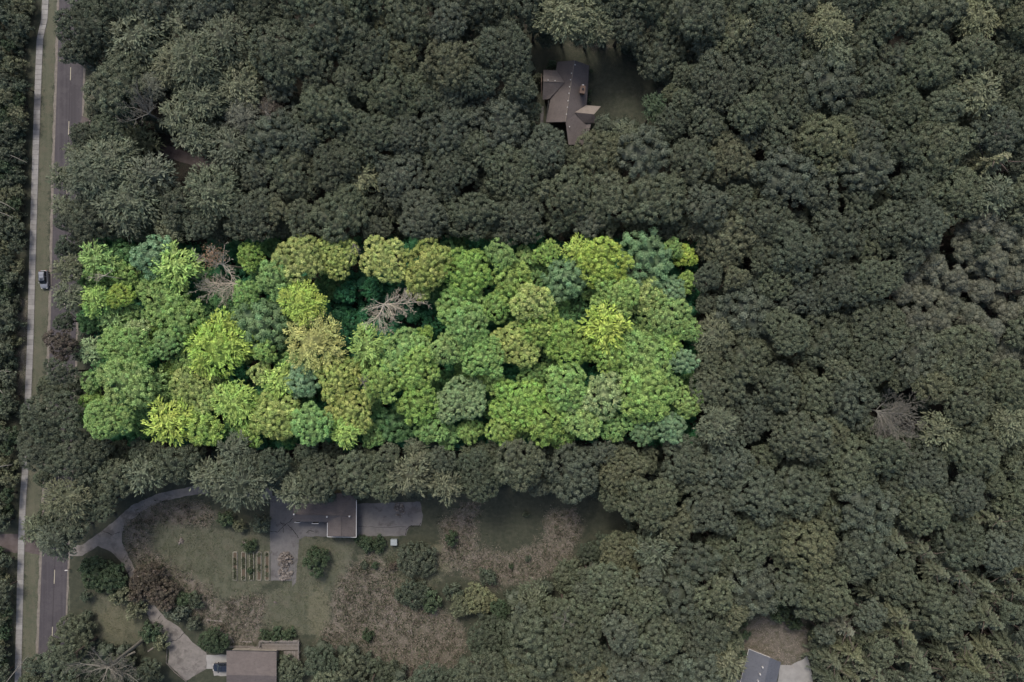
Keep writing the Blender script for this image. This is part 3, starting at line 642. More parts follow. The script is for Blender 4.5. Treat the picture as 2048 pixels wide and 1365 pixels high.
# shrubs of the yards: px, py, d, look, height, label
SH = [(632, 1124, 52, 'e', 4, 'round dark bushy shrub on the lawn below the L-shaped house'),
      (424, 1285, 64, 'e', 5, 'round dark green bush beside the gravel turning area'),
      (190, 1152, 70, 'e', 5, 'broad dark bush between the road and the drive'), (222, 1160, 56, 'e', 5, 'dark bush right against the drive bend'),
      (176, 1135, 40, 'e', 4, 'upper small bush beside the road lawn'), (238, 1190, 44, 'o', 4, 'dull olive bush above the small lawn'),
      (292, 1160, 58, 'r', 5, 'reddish brown bush overhanging the drive, upper part'), (318, 1190, 62, 'r', 5, 'reddish bush lower right beside the drive'), (275, 1185, 46, 'r', 4.5, 'reddish bush on the left side of the drive'),
      (366, 1198, 32, 'e', 2.5, 'small round shrub left of a pair below the lawn'), (391, 1203, 34, 'k', 2.5, 'small round shrub right of a pair below the lawn'),
      (170, 1194, 22, 'k', 2.5, 'upper clipped hedge bush beside the roadside grass'), (172, 1232, 22, 'k', 2.5, 'lower clipped hedge bush beside the roadside grass'),
      (360, 1228, 40, 'b', 3, 'blue-grey spreading shrub above the turning area'), (385, 1248, 30, 'b', 2.5, 'blue-grey low shrub right of the turning area'), (340, 1222, 30, 'b', 2.5, 'blue-grey low shrub left of its spreading neighbour'),
      (270, 1220, 40, 'o', 3.5, 'olive shrub between the small lawn and the drive'), (300, 1268, 44, 'e', 3.5, 'green shrub left of the gravel turning area'), (322, 1285, 36, 'o', 3, 'olive low shrub at the left tip of the turning area'),
      (735, 1090, 34, 'e', 2, 'left bush of the hedge under the patio'), (757, 1088, 34, 'e', 2, 'middle bush of the hedge under the patio'), (722, 1082, 26, 'e', 1.8, 'leftmost small bush against the house corner'),
      (735, 1272, 26, 'e', 2, 'upright bright bush alone in the dry brush'), (903, 1078, 30, 'e', 2.5, 'small bush in the brush right of the patio'), (728, 1130, 18, 'k', 1.2, 'small left bush in the bare patch'), (750, 1132, 16, 'e', 1.2, 'small middle bush in the bare patch'), (785, 1134, 18, 'r', 1.2, 'small brown bush beside the round yard tree'),
      (830, 1192, 62, 'k', 4, 'wide dark shrub below the round yard tree'), (862, 1204, 44, 'e', 3.5, 'green shrub right of the wide dark shrub'), (805, 1190, 36, 'k', 3, 'dark shrub left of the wide dark shrub'),
      (905, 1185, 40, 'k', 3, 'dark shrub left of the yellowish yard tree'), (975, 1155, 36, 'k', 3, 'dark shrub above the yellowish yard tree'), (450, 1040, 34, 'e', 3, 'green bush at the end of the brush bed by the trees'), (478, 1052, 26, 'o', 2.5, 'olive bush right of the brush bed'),
      (530, 1272, 26, 'e', 1.6, 'left bush of the planting above the deck'), (555, 1268, 32, 'e', 1.6, 'middle bush of the planting above the deck'), (577, 1270, 26, 'e', 1.6, 'right bush of the planting above the deck'),
      (1056, 1118, 14, 'k', 1.2, 'tiny round bush in the right dry brush'), (1052, 1030, 12, 'k', 1, 'tiny dark bush at the top of the brush oval'), (1022, 1133, 12, 'e', 1, 'tiny bush at the left edge of the lower brush'),
      (1104, 130, 22, 'e', 2, 'foundation bush at the top left of the gabled house'), (1076, 155, 22, 'o', 3, 'olive bush left of the gabled house'), (1180, 143, 12, 'e', 1.2, 'upper foundation bush along the gabled house right wall'), (1178, 185, 12, 'e', 1.2, 'middle foundation bush along the gabled house right wall'), (1177, 201, 11, 'e', 1.2, 'lower foundation bush along the gabled house right wall'),
      (1475, 1265, 50, 'e', 4, 'green bush left of the round earth yard'), (1468, 1300, 46, 'e', 4, 'green bush beside the slate-grey roof'), (1455, 1340, 50, 'e', 4, 'green bush below left of the slate-grey roof'),
      (1500, 1210, 44, 'e', 5, 'green bush above the round earth yard'), (1560, 1225, 44, 'e', 5, 'dark bush at the top of the round earth yard'), (1590, 1248, 34, 'e', 4, 'dark bush above the yard fence'), (1640, 1270, 40, 'y', 5, 'yellowish bush right of the yard fence'), (1650, 1310, 60, 'd', 6, 'dark bush right of the pale concrete'),
      (500, 1092, 30, 'e', 2, 'green bush above the garden beds'), (500, 1142, 14, 'e', 1, 'small bush growing in the garden beds'), (520, 1050, 44, 'd', 5, 'dark bush left of the parking pad'), (1205, 1095, 50, 'k', 4, 'dark bush at the right end of the brush field')]
for x, y, d, lk, h_, lb in SH:
    plant(x, y, d, 's' if d < 50 else 'c', lk, lb, name='shrub', group='shrubs of the gardens', hgt=h_)
# strip of bushes left of the path
for i in range(170):
    for _ in range(60):
        x = random.uniform(-30, 50); y = random.uniform(-20, 1380); d = random.uniform(26, 54)
        if x + d * .5 < path_x(y) - 13 + random.uniform(-12, 4) and (x > 42 or not 1064 < y < 1106) and not np.any(np.hypot(TA[:TN[0], 0] - x, TA[:TN[0], 1] - y) < (TA[:TN[0], 2] + d) * .27):
            lk = random.choice('kkeddo'); trees.append((x, y, d, 's', lk)); sync(); break
ex = [t for t in trees if t[3] == 's']
for t, l in zip(ex, labels_for([(t[0], t[1], '%s roadside bush' % LOOK[t[4]]) for t in ex])):
    plant(*t, l, name='shrub', group='bushes left of the path', hgt=random.uniform(2.4, 4.6))

# ------------------------------------------------------------------ undergrowth: what nobody could count
CP = np.array(crown_pos)
def undergrowth(name, test, cols, label, n, hmax):
    acc = NP(); P = []
    while len(P) < n:
        X = rng.uniform([-45, -45], [2093, 1410], (4000, 2)); X = X[test(X)]; X = X[X[:, 0] > 180 - 40 * (X[:, 1] < 1000)]
        for e in EXC[:6]: X = X[sdf(X, e) < -8]
        P += list(X)
    P = np.array(P[:n]); W = np.stack([(P[:, 0] - 1024) * S * .97, (682.5 - P[:, 1]) * S * .97], 1)
    cov = np.zeros(n, bool)
    for x, y, r, h in CP: cov |= (np.hypot(W[:, 0] - x, W[:, 1] - y) < r * .6) & (h > 9)
    W = W[~cov]; n = len(W); r = rng.uniform(.8, 1.9, n); hue = rng.random(n); cl = rng.random(n)
    z = rng.uniform(.3, hmax, n) * fbm_pos(W)
    Cc = np.stack([W[:, 0], W[:, 1], z], 1); blobs(acc, Cc, r * .8, hue, cl, .2, ICO1, .9, .2)
    k = 46; d = unit(rng.normal(0, 1, (n * k, 3)) * np.array([1, 1, .7]) + np.array([0, 0, .5]))
    cards(acc, np.repeat(Cc, k, 0) + d * np.repeat(r, k)[:, None] * rng.uniform(.75, 1.1, (n * k, 1)), rng.normal(0, 1, (n * k, 3)), d + rng.normal(0, .5, d.shape), .42 * rng.uniform(.6, 1.3, n * k), .3, rng.random(n * k), np.repeat(hue, k), np.repeat(cl, k))
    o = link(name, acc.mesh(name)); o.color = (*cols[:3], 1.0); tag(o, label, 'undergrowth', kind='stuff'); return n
def fbm_pos(W): return .4 + vnoise(W + 500, 9, 3)
inlot = lambda X: (X[:, 0] > LOT[0] + 45) & (X[:, 0] < LOT[2]) & (X[:, 1] > LOT[1]) & (X[:, 1] < LOT[3])
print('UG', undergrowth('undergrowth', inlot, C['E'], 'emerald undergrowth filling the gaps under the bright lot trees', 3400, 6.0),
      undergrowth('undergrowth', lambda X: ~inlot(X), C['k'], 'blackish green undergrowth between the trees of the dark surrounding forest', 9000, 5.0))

# dry brush tufts and grass over the yards
def tufts(name, polys, n, cols, label, ln=.35, cat='grass', z0=0.0, up=.8):
    P = []
    xs = [p[0] for q in polys for p in q]; ys_ = [p[1] for q in polys for p in q]
    while len(P) < n:
        X = rng.uniform([min(xs), min(ys_)], [max(xs), max(ys_)], (6000, 2)); k = np.zeros(len(X), bool)
        for q in polys: k |= sdf(X, q) + fbm(X, 34, 5) * 24 + fbm(X, 11, 15) * 16 > rng.normal(4, 9, len(X))
        k &= rng.random(len(X)) < np.clip(vnoise(X, 9, 31) * 1.8 - .2, .05, 1)
        P += list(X[k])
    P = np.array(P[:n]); W = np.stack([(P[:, 0] - 1024) * S, (682.5 - P[:, 1]) * S, np.full(n, z0)], 1)
    acc = NP(); D = rng.normal(0, .7, (n, 3)); D[:, 2] = np.abs(D[:, 2]) * up + .15
    cl = vnoise(P, 12, 41)
    cards(acc, W, D, rng.normal(0, .5, (n, 3)) + np.array([0, 0, 1]), ln * rng.uniform(.5, 1.6, n), ln * .28, rng.random(n), rng.random(n), cl)
    o = link(name, acc.mesh(name)); o.color = (*cols[:3], 1.0); return tag(o, label, cat, kind='stuff')
tufts('dry_brush', [BR1, BR3, BR4], 17000, lin(116, 108, 98), 'straw-coloured dry brush and dead stalks covering the bare yard beds', .42, 'dry brush')
tufts('weeds', [BR1, BR3, BR4, GR[3]], 16000, lin(76, 82, 62), 'green weeds scattered through the dry brush of the yard', .4, 'weeds')
tufts('brambles', [BR1, BR3, BR4], 2600, lin(66, 70, 54), 'dark low brambles and seedlings in loose patches over the dry brush', .75, 'brambles', up=1.1)
tufts('straw', [BR1, BR3, BR4, ell(1555, 1285, 70, 46)], 6000, lin(128, 121, 110), 'pale bleached straw lying over the bare beds and the earth yard', .4, 'straw', up=.3)
tufts('grass', GR, 26000, lin(82, 88, 66), 'short green grass blades on the lawns around the houses', .22)
tufts('tall_grass', [[(64, -20), (112, -20), (98, 500), (80, 1100), (70, 1380), (46, 1380), (52, 1100), (70, 600)], [(10, 200), (58, 200), (40, 1000), (20, 1000)]], 16000, lin(84, 88, 62), 'rough roadside grass between the concrete path and the road', .25) if False else None

# ------------------------------------------------------------------ dead trees
def limb(mb, p, d, L, r, depth, wig=.18, upb=.0, twig=1.0):
    n = max(3, int(L / .6)); pts = [p.copy()]; rad = [r]; dd = d.normalized()
    for i in range(n):
        dd = (dd + Vector((random.gauss(0, wig), random.gauss(0, wig), random.gauss(0, wig * .6) + upb))).normalized()
        pts.append(pts[-1] + dd * L / n); rad.append(max(r * (1 - .8 * (i + 1) / n), .022))
    mb.tube(pts, rad, 5 if depth > 1 else 4)
    if depth > 0:
        for i in range(1, n + 1):
            for _ in range(2 if random.random() < .6 * twig else 1):
                if random.random() > .85 * twig or L < .5: continue
                base = (pts[i] - pts[i - 1]).normalized(); a = random.choice((-1, 1)) * random.uniform(.45, 1.0)
                nd = Vector((base.x * math.cos(a) - base.y * math.sin(a), base.x * math.sin(a) + base.y * math.cos(a), base.z + random.uniform(-.2, .35)))
                limb(mb, pts[i], nd, L * random.uniform(.32, .5) * (1 - .45 * i / n), rad[i] * .55, depth - 1, wig, upb, twig)
def dead(base, zb, ends, mat, label, r=.2, depth=2, twig=1.0, trunk_to_ground=True, cat='dead tree', leaves=None, name='dead_tree', lift=4.5):
    if trunk_to_ground and lift: zb += lift; ends = [(e[0], e[1], e[2] + lift) + tuple(e[3:]) for e in ends]
    b0 = at(base[0], base[1], zb); root = empty(name, (b0.x, b0.y, 0)); mb = MB(); o0 = Vector((0, 0, zb))
    if trunk_to_ground:
        g = Vector((random.uniform(-.5, .5), random.uniform(-.5, .5), 0)); MB().tube([g, g * .5 + Vector((0, 0, zb * .5)), o0], [r * 2.2, r * 1.7, r * 1.3], 8).build('trunk', mat, root)
    for e in ends:
        q = at(e[0], e[1], e[2]) - Vector((b0.x, b0.y, 0)); mbk = MB(); limb(mbk, o0, q - o0, (q - o0).length, r * (e[3] if len(e) > 3 else 1), depth, .13, 0, twig)
        mbk.build('limb', mat, root)
    tag(root, label, cat, 'bare dead trees among the green crowns'); 
    if leaves:
        n, colr, cx, cy, rr, z = leaves; acc = NP(); c0 = at(cx, cy, z) - Vector((b0.x, b0.y, 0))
        P = np.array(c0) + rng.normal(0, 1, (n, 3)) * np.array([rr, rr, .5]); P = P[np.argsort(rng.random(n))]
        cards(acc, P, rng.normal(0, 1, (n, 3)), rng.normal(0, .6, (n, 3)) + np.array([0, 0, 1]), .3, .2, rng.random(n), rng.random(n), np.repeat(rng.random(n // 8 + 1), 8)[:n])
        c_ = link('dead_leaves', acc.mesh('dead_leaves'), root); c_.color = (*colr[:3], 1.0)
    return root
dead((768, 609), 10, [(738, 655, 9), (746, 662, 9), (762, 660, 8, .8), (733, 630, 10), (745, 605, 11, .7), (798, 640, 10), (800, 612, 11), (786, 594, 12, .9), (848, 627, 10, 1.2), (822, 600, 11), (775, 655, 8, .7)], DEADWOOD, 'sprawling leafless dead tree in the middle of the bright lot, pale grey', .14, 3)
dead((446, 530), 9, [(392, 500, 11), (402, 520, 11, .8), (418, 492, 12), (440, 492, 12, .8), (470, 545, 9), (478, 570, 8), (462, 520, 10, .7), (428, 500, 12, .7)], DEADWOOD, 'dead tree with clusters of russet leaves near the top left of the lot', .13, 3, leaves=(380, lin(134, 112, 88), 424, 512, 1.1, 15.6))
dead((474, 568), 11, [(390, 580, 12, 1.4), (400, 590, 12, .8), (425, 598, 12, .8), (447, 590, 12, .8), (488, 580, 11, .6)], DEADWOOD, 'fallen pale trunk with fanned bare branches below the russet-leaved dead tree', .14, 3, trunk_to_ground=False)
dead((208, 552), 12, [(186, 545, 13), (180, 558, 13, .8), (196, 568, 12, .8), (225, 548, 12)], DEADWOOD, 'small bare dead top by the left edge of the bright lot', .08, 2)
dead((726, 765), 13, [(716, 755, 14), (738, 752, 14), (732, 778, 14), (718, 775, 14), (724, 750, 14)], DEADDARK, 'small dead twiggy crown between the gold and lime trees', .09, 2)
dead((1752, 822), 9, [(1840, 810, 11, .9), (1838, 830, 11), (1825, 868, 10), (1800, 888, 9), (1835, 850, 10, .9), (1778, 780, 12, .7), (1820, 885, 9), (1812, 845, 10)], DEADDARK, 'large grey dead tree fanning out in the dark forest at right', .14, 3)
dead((298, 228), 9, [(242, 240, 11, .8), (258, 190, 12), (290, 166, 12), (310, 178, 12), (275, 200, 12), (246, 210, 11), (318, 195, 12)], DEADDARK, 'bare grey tree beside the woodland drive near the road', .13, 3)
dead((215, 1335), 6, [(140, 1320, 9, 1.2), (165, 1358, 9), (205, 1375, 9), (270, 1320, 9), (285, 1350, 8), (180, 1300, 9, .8), (262, 1372, 9), (235, 1345, 10)], DEADDARK, 'bare grey tree lying over the lawn edge in the lower left corner', .2, 2, lift=6.5)
dead((270, 1305), 2, [(200, 1345, 9, 1.5)], DEADDARK, 'long bare leaning trunk reaching over the lower left lawn', .2, 1, .3, False)
dead((530, 222), 11, [(515, 205, 13), (545, 210, 13), (537, 238, 12), (540, 225, 13)], DEADDARK, 'small pale bare branches left of the upper forest centre', .08, 2)
dead((1450, 868), 10, [(1440, 860, 12), (1466, 860, 12), (1452, 880, 12), (1446, 858, 12)], DEADDARK, 'tiny bare forked tree just right of the bright lot corner', .07, 1)
dead((2014, 256), 10, [(1996, 270, 12), (2005, 275, 12), (2035, 250, 12), (1992, 252, 12)], DEADDARK, 'small bare branches at the right edge above the pale pine', .08, 2)
dead((706, 488), 10, [(716, 505, 12), (712, 518, 12), (722, 495, 12)], DEADDARK, 'small bare branch at the top edge of the bright lot', .07, 1)
dead((1130, 1240), 11, [(1110, 1235, 13), (1140, 1225, 13), (1125, 1262, 13), (1145, 1250, 13)], DEADDARK, 'thin grey twiggy top in the forest near the lower middle', .06, 2)
for i, (a, b_, lb) in enumerate((((0, 303), (54, 326), 'thin pale fallen log at the left edge, uppermost'), ((-4, 402), (30, 420), 'upper of two white fallen trunks at the left edge'), ((-4, 424), (26, 436), 'lower of two white fallen trunks at the left edge'), ((-6, 743), (22, 744), 'short pale log left of the path, halfway down'), ((-4, 935), (24, 930), 'thin pale log left of the path, below the halfway one'), ((12, 1366), (58, 1310), 'thin pale pole lying across the path end'), ((0, 780), (14, 800), 'leaning grey stake pile left of the path'))):
    z = 3.2; A = at(*a, z); B = at(*b_, z + .4); root = empty('fallen_log', A); dv = B - A
    MB().tube([(0, 0, 0), dv * .5 + Vector((0, .12, .05)), dv], [.13, .10, .05], 7).build('trunk', DEADDARK, root)
    mb = MB()
    for t_ in (.45, .7): limb(mb, dv * t_, Vector((dv.y, -dv.x, .6)) * random.choice((-1, 1)), .9, .04, 0)
    mb.build('branch_stub', DEADDARK, root); tag(root, lb, 'log', 'fallen logs left of the path')
#HOUSES
# ------------------------------------------------------------------ houses
def shingle(name, c1, c2, rot=0.0):
    m, nt, b = nmat(name); g = nt.nodes.new('ShaderNodeNewGeometry'); mp = nt.nodes.new('ShaderNodeMapping'); mp.inputs['Rotation'].default_value = (0, 0, rot)
    mp.inputs['Scale'].default_value = (.6, 5.0, 5.0); nt.links.new(g.outputs['Position'], mp.inputs[0])
    n = noise(nt, 1.4, 4, .7, mp.outputs[0]); c_ = ramp(nt, n, [(.3, c1), (.7, c2)])
    c_ = mix(nt, .35, c_, ramp(nt, noise(nt, .5, 4), [(.35, c1), (.65, c2)])); c_ = mix(nt, ramp(nt, noise(nt, 2.2, 5, .8), [(.52, (0, 0, 0)), (.7, (.5, .5, .5))]), c_, tuple(x * .6 for x in c1[:3]) + (1,)); nt.links.new(c_, b.inputs['Base Color'])
    bump(nt, b, n, .9, .05); return m
SHB = shingle('brown_shingles', lin(78, 72, 70), lin(98, 91, 88), .15); SHB2 = shingle('brown_shingles_side', lin(78, 72, 70), lin(98, 91, 88), 1.7)
SHR = shingle('warm_brown_shingles', lin(76, 70, 68), lin(96, 89, 86)); SHG = shingle('slate_grey_shingles', lin(78, 80, 86), lin(94, 96, 102), .3)
BRICKW = rough_mat('brown_wall', lin(78, 64, 56), lin(98, 82, 72), 4, .01); SIDING = rough_mat('pale_siding', lin(120, 114, 104), lin(138, 132, 122), 1, .01)
WHITE = plain('white_metal', lin(176, 174, 170), .5); GLASS = plain('dark_glass', lin(30, 36, 42), .08, 0, .6); DARKM = plain('dark_metal', lin(40, 40, 42), .5)
def P3(x, y, z): return at(x, y, z)
def walls(root, poly, mat, inset=.45, gables=(), h=2.95, base=3.0):
    pts = [P3(x, y, base) for x, y in poly]; c_ = sum(pts, Vector()) / len(pts); n = len(pts)
    a = sum(pts[i].x * pts[(i + 1) % n].y - pts[(i + 1) % n].x * pts[i].y for i in range(n))
    if a < 0: pts = pts[::-1]
    Q = []
    for i in range(n):
        p0, p1, p2 = pts[i - 1], pts[i], pts[(i + 1) % n]
        d1 = (p1 - p0); d2 = (p2 - p1); d1.z = d2.z = 0; d1.normalize(); d2.normalize()
        n1 = Vector((-d1.y, d1.x, 0)); n2 = Vector((-d2.y, d2.x, 0)); bs = (n1 + n2); bs = bs / max(bs.dot(n1), .4)
        Q.append(p1 + bs * inset)
    mb = MB(); mb.prism([(q.x, q.y) for q in Q], 0, h)
    for (a_, b_, ap, ins) in gables:
        A, B, T = P3(*a_), P3(*b_), P3(*ap); d = (B - A).normalized(); nn = Vector((-d.y, d.x, 0)) * ins
        tri = [A.lerp(B, .1) + nn, B.lerp(A, .1) + nn, T + nn - Vector((0, 0, .35))]; tri2 = [v + nn.normalized() * .15 for v in tri]
        mb.add(tri + tri2, [(0, 1, 2), (5, 4, 3), (0, 3, 4, 1), (1, 4, 5, 2), (2, 5, 3, 0)])
    return mb.build('wall', mat, root)
def inv(root):   # children are built in world coordinates; keep them there under an Empty at the thing's base
    for ch in root.children_recursive if False else [c_ for c_ in bpy.data.objects if c_.parent == root]:
        ch.matrix_parent_inverse = root.matrix_world.inverted()
def place_root(name, x, y, label, cat, group=None):
    p = at(x, y); r = empty(name, (p.x, p.y, 0)); tag(r, label, cat, group); return r
def settle(root):
    l = root.location.copy()
    for c_ in bpy.data.objects:
        if c_.parent == root: c_.location = c_.location - l
def windows(root, segs):
    for (a_, b_, z0, z1) in segs:
        A, B = at(*a_), at(*b_); d = (B - A); L = d.length; ang = math.atan2(d.y, d.x); c_ = (A + B) / 2; c_.z = (z0 + z1) / 2
        f = MB().box(c_, (L + .16, .12, z1 - z0 + .16), ang).build('window', WHITE, root)
        MB().box(c_, (L, .16, z1 - z0), ang).build('pane', GLASS, f)
# 1 gabled house in the upper clearing
h1 = place_root('house', 1132, 190, 'gabled house with grey-brown shingle roof and white ridge vents in the upper clearing', 'house')
R0, R1 = (1149, 121, 5.6), (1131, 244, 5.6)
T = .16
MB().plate([P3(*R0), P3(1115, 124, 3), P3(1092, 245, 3), P3(*R1)], T).build('roof', SHB2, h1)
MB().plate([P3(*R0), P3(*R1), P3(1173, 208, 3), P3(1178, 131, 3)], T).build('roof', SHB2, h1)
MB().plate([P3(1131.3, 244, 5.58), P3(1173, 208.4, 2.98), P3(1186, 232, 3), P3(1172, 290, 3), P3(1137, 290, 5.4)], T).build('roof', SHB2, h1)
MB().plate([P3(1087, 140, 3), P3(1113, 141, 3.25), P3(1129, 165, 4.9), P3(1086.5, 163, 4.9)], T).build('roof', SHB, h1)
MB().plate([P3(1086.5, 163, 4.9), P3(1129, 165, 4.9), P3(1099, 198, 3.25), P3(1085, 200, 3)], T).build('roof', SHB, h1)
SHLITCAP = shingle('lit_and_cap_shingles', lin(108, 100, 92), lin(124, 115, 106), .1)  # paler tone paints north light onto one roof plane; ridge caps share it
MB().plate([P3(1150, 225, 4.75), P3(1172, 211, 3.4), P3(1202, 213, 3.2), P3(1188, 229, 4.55)], T).build('roof', SHLITCAP, h1)
MB().plate([P3(1150, 225, 4.75), P3(1188, 229, 4.55), P3(1196, 246, 3.2), P3(1166, 247, 3.3)], T).build('roof', SHB, h1)
walls(h1, [(1116, 126), (1177, 132), (1173, 208), (1186, 232), (1172, 285), (1137, 285), (1136, 243), (1093, 244), (1098, 200), (1086, 199), (1088, 141), (1113, 141)], BRICKW, .45,
      [((1092, 244, 3), (1158, 244, 3), (1131, 244, 5.6), .35), ((1086, 199, 3), (1087, 141, 3), (1086.5, 163, 4.9), .3), ((1178, 131, 3), (1115, 124, 3), (1149, 121, 5.6), .35)])
ch = MB().box(P3(1165, 181, 4.9), (1.0, 1.2, 2.4), -.1).build('chimney', BRICKW, h1)
MB().box(P3(1165, 181, 6.15), (1.15, 1.35, .12), -.1).build('chimney_cap', BRICKW, ch); MB().tube([P3(1166, 178, 6.2), P3(1166, 178, 6.55)], [.22, .2], 10).build('flue', DARKM, ch)
for x, y in ((1150, 130), (1143, 147), (1141, 160), (1139, 174), (1138, 187), (1136, 202), (1135, 215), (1133, 229), (1139, 254), (1096, 161), (1110, 162)):
    t_ = min(1, max(0, (y - 121) / 123)); xr = 1149 - 18 * t_; z = 5.6 if x > 1130 else 4.9
    MB().box(P3(x, y, z + .12), (.18, .18, .3), .1).build('roof_vent', WHITE, h1)
MB().box(P3(1166, 172, 4.3), (.4, .4, .6)).build('roof_vent', WHITE, h1)
for a_, b_ in (((1131, 244), (1149, 121)),):
    A, B = P3(1131, 244, 5.63), P3(1149, 121, 5.63); MB().tube([A, B], [.09, .09], 5).build('ridge_cap', SHLITCAP, h1)
A, B = P3(1128, 165, 4.93), P3(1086.5, 163, 4.93); MB().tube([A, B], [.07, .07], 5).build('ridge_cap', SHLITCAP, h1)
for A, B in ((P3(1092, 245.3, 2.9), P3(1131, 244.6, 5.5)), (P3(1092, 245, 2.93), P3(1097.5, 201, 2.93)), (P3(1178.6, 131, 2.93), P3(1173.6, 207, 2.93))): MB().tube([A, B], [.07, .07], 5).build('gutter', DARKM, h1)
windows(h1, [((1098, 243), (1104, 243), 1.0, 2.3), ((1114, 243), (1122, 243), .2, 2.3)])
settle(h1)
poly_sheet('side_walk', [(1082, 213), (1088, 213), (1087, 246), (1081, 246)], .018, CONC)
# 2 L-shaped house
h2 = place_root('house', 655, 1035, 'L-shaped house with dark brown roof between two concrete pads, partly under trees', 'house')
MB().plate([P3(586, 984, 3), P3(713, 988, 3), P3(682, 1031, 4.3), P3(586, 1029, 4.3)], T).build('roof', SHR, h2)
MB().plate([P3(586, 1029, 4.3), P3(682, 1031, 4.3), P3(655, 1045, 3), P3(586, 1043, 3)], T).build('roof', SHR, h2)
MB().plate([P3(682, 1031, 4.3), P3(682, 1073, 4.3), P3(655, 1073, 3), P3(655, 1045, 3)], T).build('roof', SHR, h2)
MB().plate([P3(682, 1031, 4.3), P3(713, 988, 3), P3(712, 1074, 3), P3(682, 1073, 4.3)], T).build('roof', SHR, h2)
walls(h2, [(587, 985), (712, 989), (711, 1073), (656, 1072), (655, 1044), (587, 1042)], BRICKW, .45, [((655, 1073, 3), (712, 1074, 3), (682, 1073, 4.3), .3), ((586, 984, 3), (586, 1043, 3), (586, 1029, 4.3), .3)])
for A, B in ((P3(655, 1074, 3), P3(712.5, 1075, 3)), (P3(713, 1000, 3), P3(712.5, 1075, 3)), (P3(655, 1046, 3), P3(654.6, 1074, 3))): MB().box((A + B) / 2, ((B - A).length, .13, .13), math.atan2((B - A).y, (B - A).x)).build('gutter', WHITE, h2)
for A, B in ((P3(586, 1029, 4.33), P3(700, 1032, 4.33)), (P3(682, 1031, 4.33), P3(682, 1073, 4.33))): MB().tube([A, B], [.07, .07], 5).build('ridge_cap', SHB, h2)
for x, y, z in ((588, 1029, 5.0), (654, 1034, 4.6), (699, 1033, 4.4)): MB().box(P3(x, y, z), (.28, .28, .4)).build('roof_vent', WHITE, h2)
windows(h2, [((596, 1040), (606, 1040), .9, 2.2), ((630, 1042), (642, 1042), .1, 2.2), ((664, 1068.5), (678, 1068.5), .9, 2.2)])
settle(h2)
# 3 house with the deck
h3 = place_root('house', 520, 1340, 'house with brown shingle roof and a wooden deck at the bottom edge', 'house')
MB().plate([P3(453, 1302, 3), P3(553, 1304, 3), P3(553, 1352, 4.9), P3(453, 1350, 4.9)], T).build('roof', SHR, h3)
MB().plate([P3(453, 1350, 4.9), P3(553, 1352, 4.9), P3(553, 1420, 3), P3(453, 1418, 3)], T).build('roof', SHR, h3)
MB().plate([P3(452, 1337, 2.9), P3(484, 1338, 4.2), P3(484, 1390, 4.2), P3(452, 1390, 2.9)], T).build('roof', shingle('dark_shingles', lin(70, 60, 57), lin(86, 75, 71)), h3) if False else None
walls(h3, [(454, 1303), (552, 1305), (552, 1416), (454, 1414)], SIDING, .45, [((453, 1302, 3), (453, 1418, 3), (453, 1350, 4.9), .3)])
MB().box((P3(453, 1301.3, 2.95) + P3(553, 1303.3, 2.95)) / 2, (100 * S * .98, .12, .12), -.02).build('gutter', DARKM, h3)
windows(h3, [((470, 1306.5), (480, 1306.5), .9, 2.1), ((500, 1307), (512, 1307), .1, 2.1)])
settle(h3)
dk = place_root('deck', 545, 1290, 'grey wooden deck with railing wrapped around the corner of the brown-roofed house', 'deck')
WOODG = [rough_mat('weathered_board', lin(100 + d, 94 + d, 88 + d), lin(118 + d, 112 + d, 106 + d), 2, .006) for d in (-8, 0, 8)]
zd = .75
A, B = at(458, 1282), at(596, 1282)
for k in range(16):
    y = 1281 + k * 1.30; a = at(521 if y < 1295 else 500, y, zd); b_ = at(598, y, zd); MB().box(((a.x + b_.x) / 2, a.y, zd - .02), (b_.x - a.x, .125, .04)).build('board', random.choice(WOODG), dk)
for k in range(24):
    x = 568 + k * 1.3; a = at(x, 1302.5, zd); b_ = at(x, 1322, zd); MB().box((a.x, (a.y + b_.y) / 2, zd - .02), (.125, a.y - b_.y, .04)).build('board', random.choice(WOODG), dk)
for (x, y) in ((521, 1280.5), (540, 1280.5), (560, 1280.5), (580, 1280.5), (596, 1281), (599, 1290), (599, 1306), (599, 1321), (521, 1292)):
    p = at(x, y, zd); MB().box((p.x, p.y, .85), (.1, .1, 1.7)).build('post', WOODG[1], dk)
for (a_, b_) in (((521, 1280.5), (597, 1280.5)), ((599, 1281), (599, 1322)), ((521, 1280.5), (521, 1293))):
    a, b_ = at(*a_, zd), at(*b_, zd)
    for z in (1.1, 1.4, 1.7): c_ = (a + b_) / 2; MB().box((c_.x, c_.y, z), ((b_ - a).length + .1, .09, .05), math.atan2((b_ - a).y, (b_ - a).x)).build('rail', WOODG[2], dk)
settle(dk)
rw = place_root('retaining_wall', 478, 1290, 'long pale timber retaining wall above the brown roof, left of the deck', 'wall')
for k in range(3): a, b_ = at(456, 1291 + k * 1.6), at(520, 1293 + k * 1.6); c_ = (a + b_) / 2; MB().box((c_.x, c_.y, .12 + .1 * (2 - k)), ((b_ - a).length, .17, .5 - .14 * k), -.03).build('timber', WOODG[k], rw)
settle(rw)
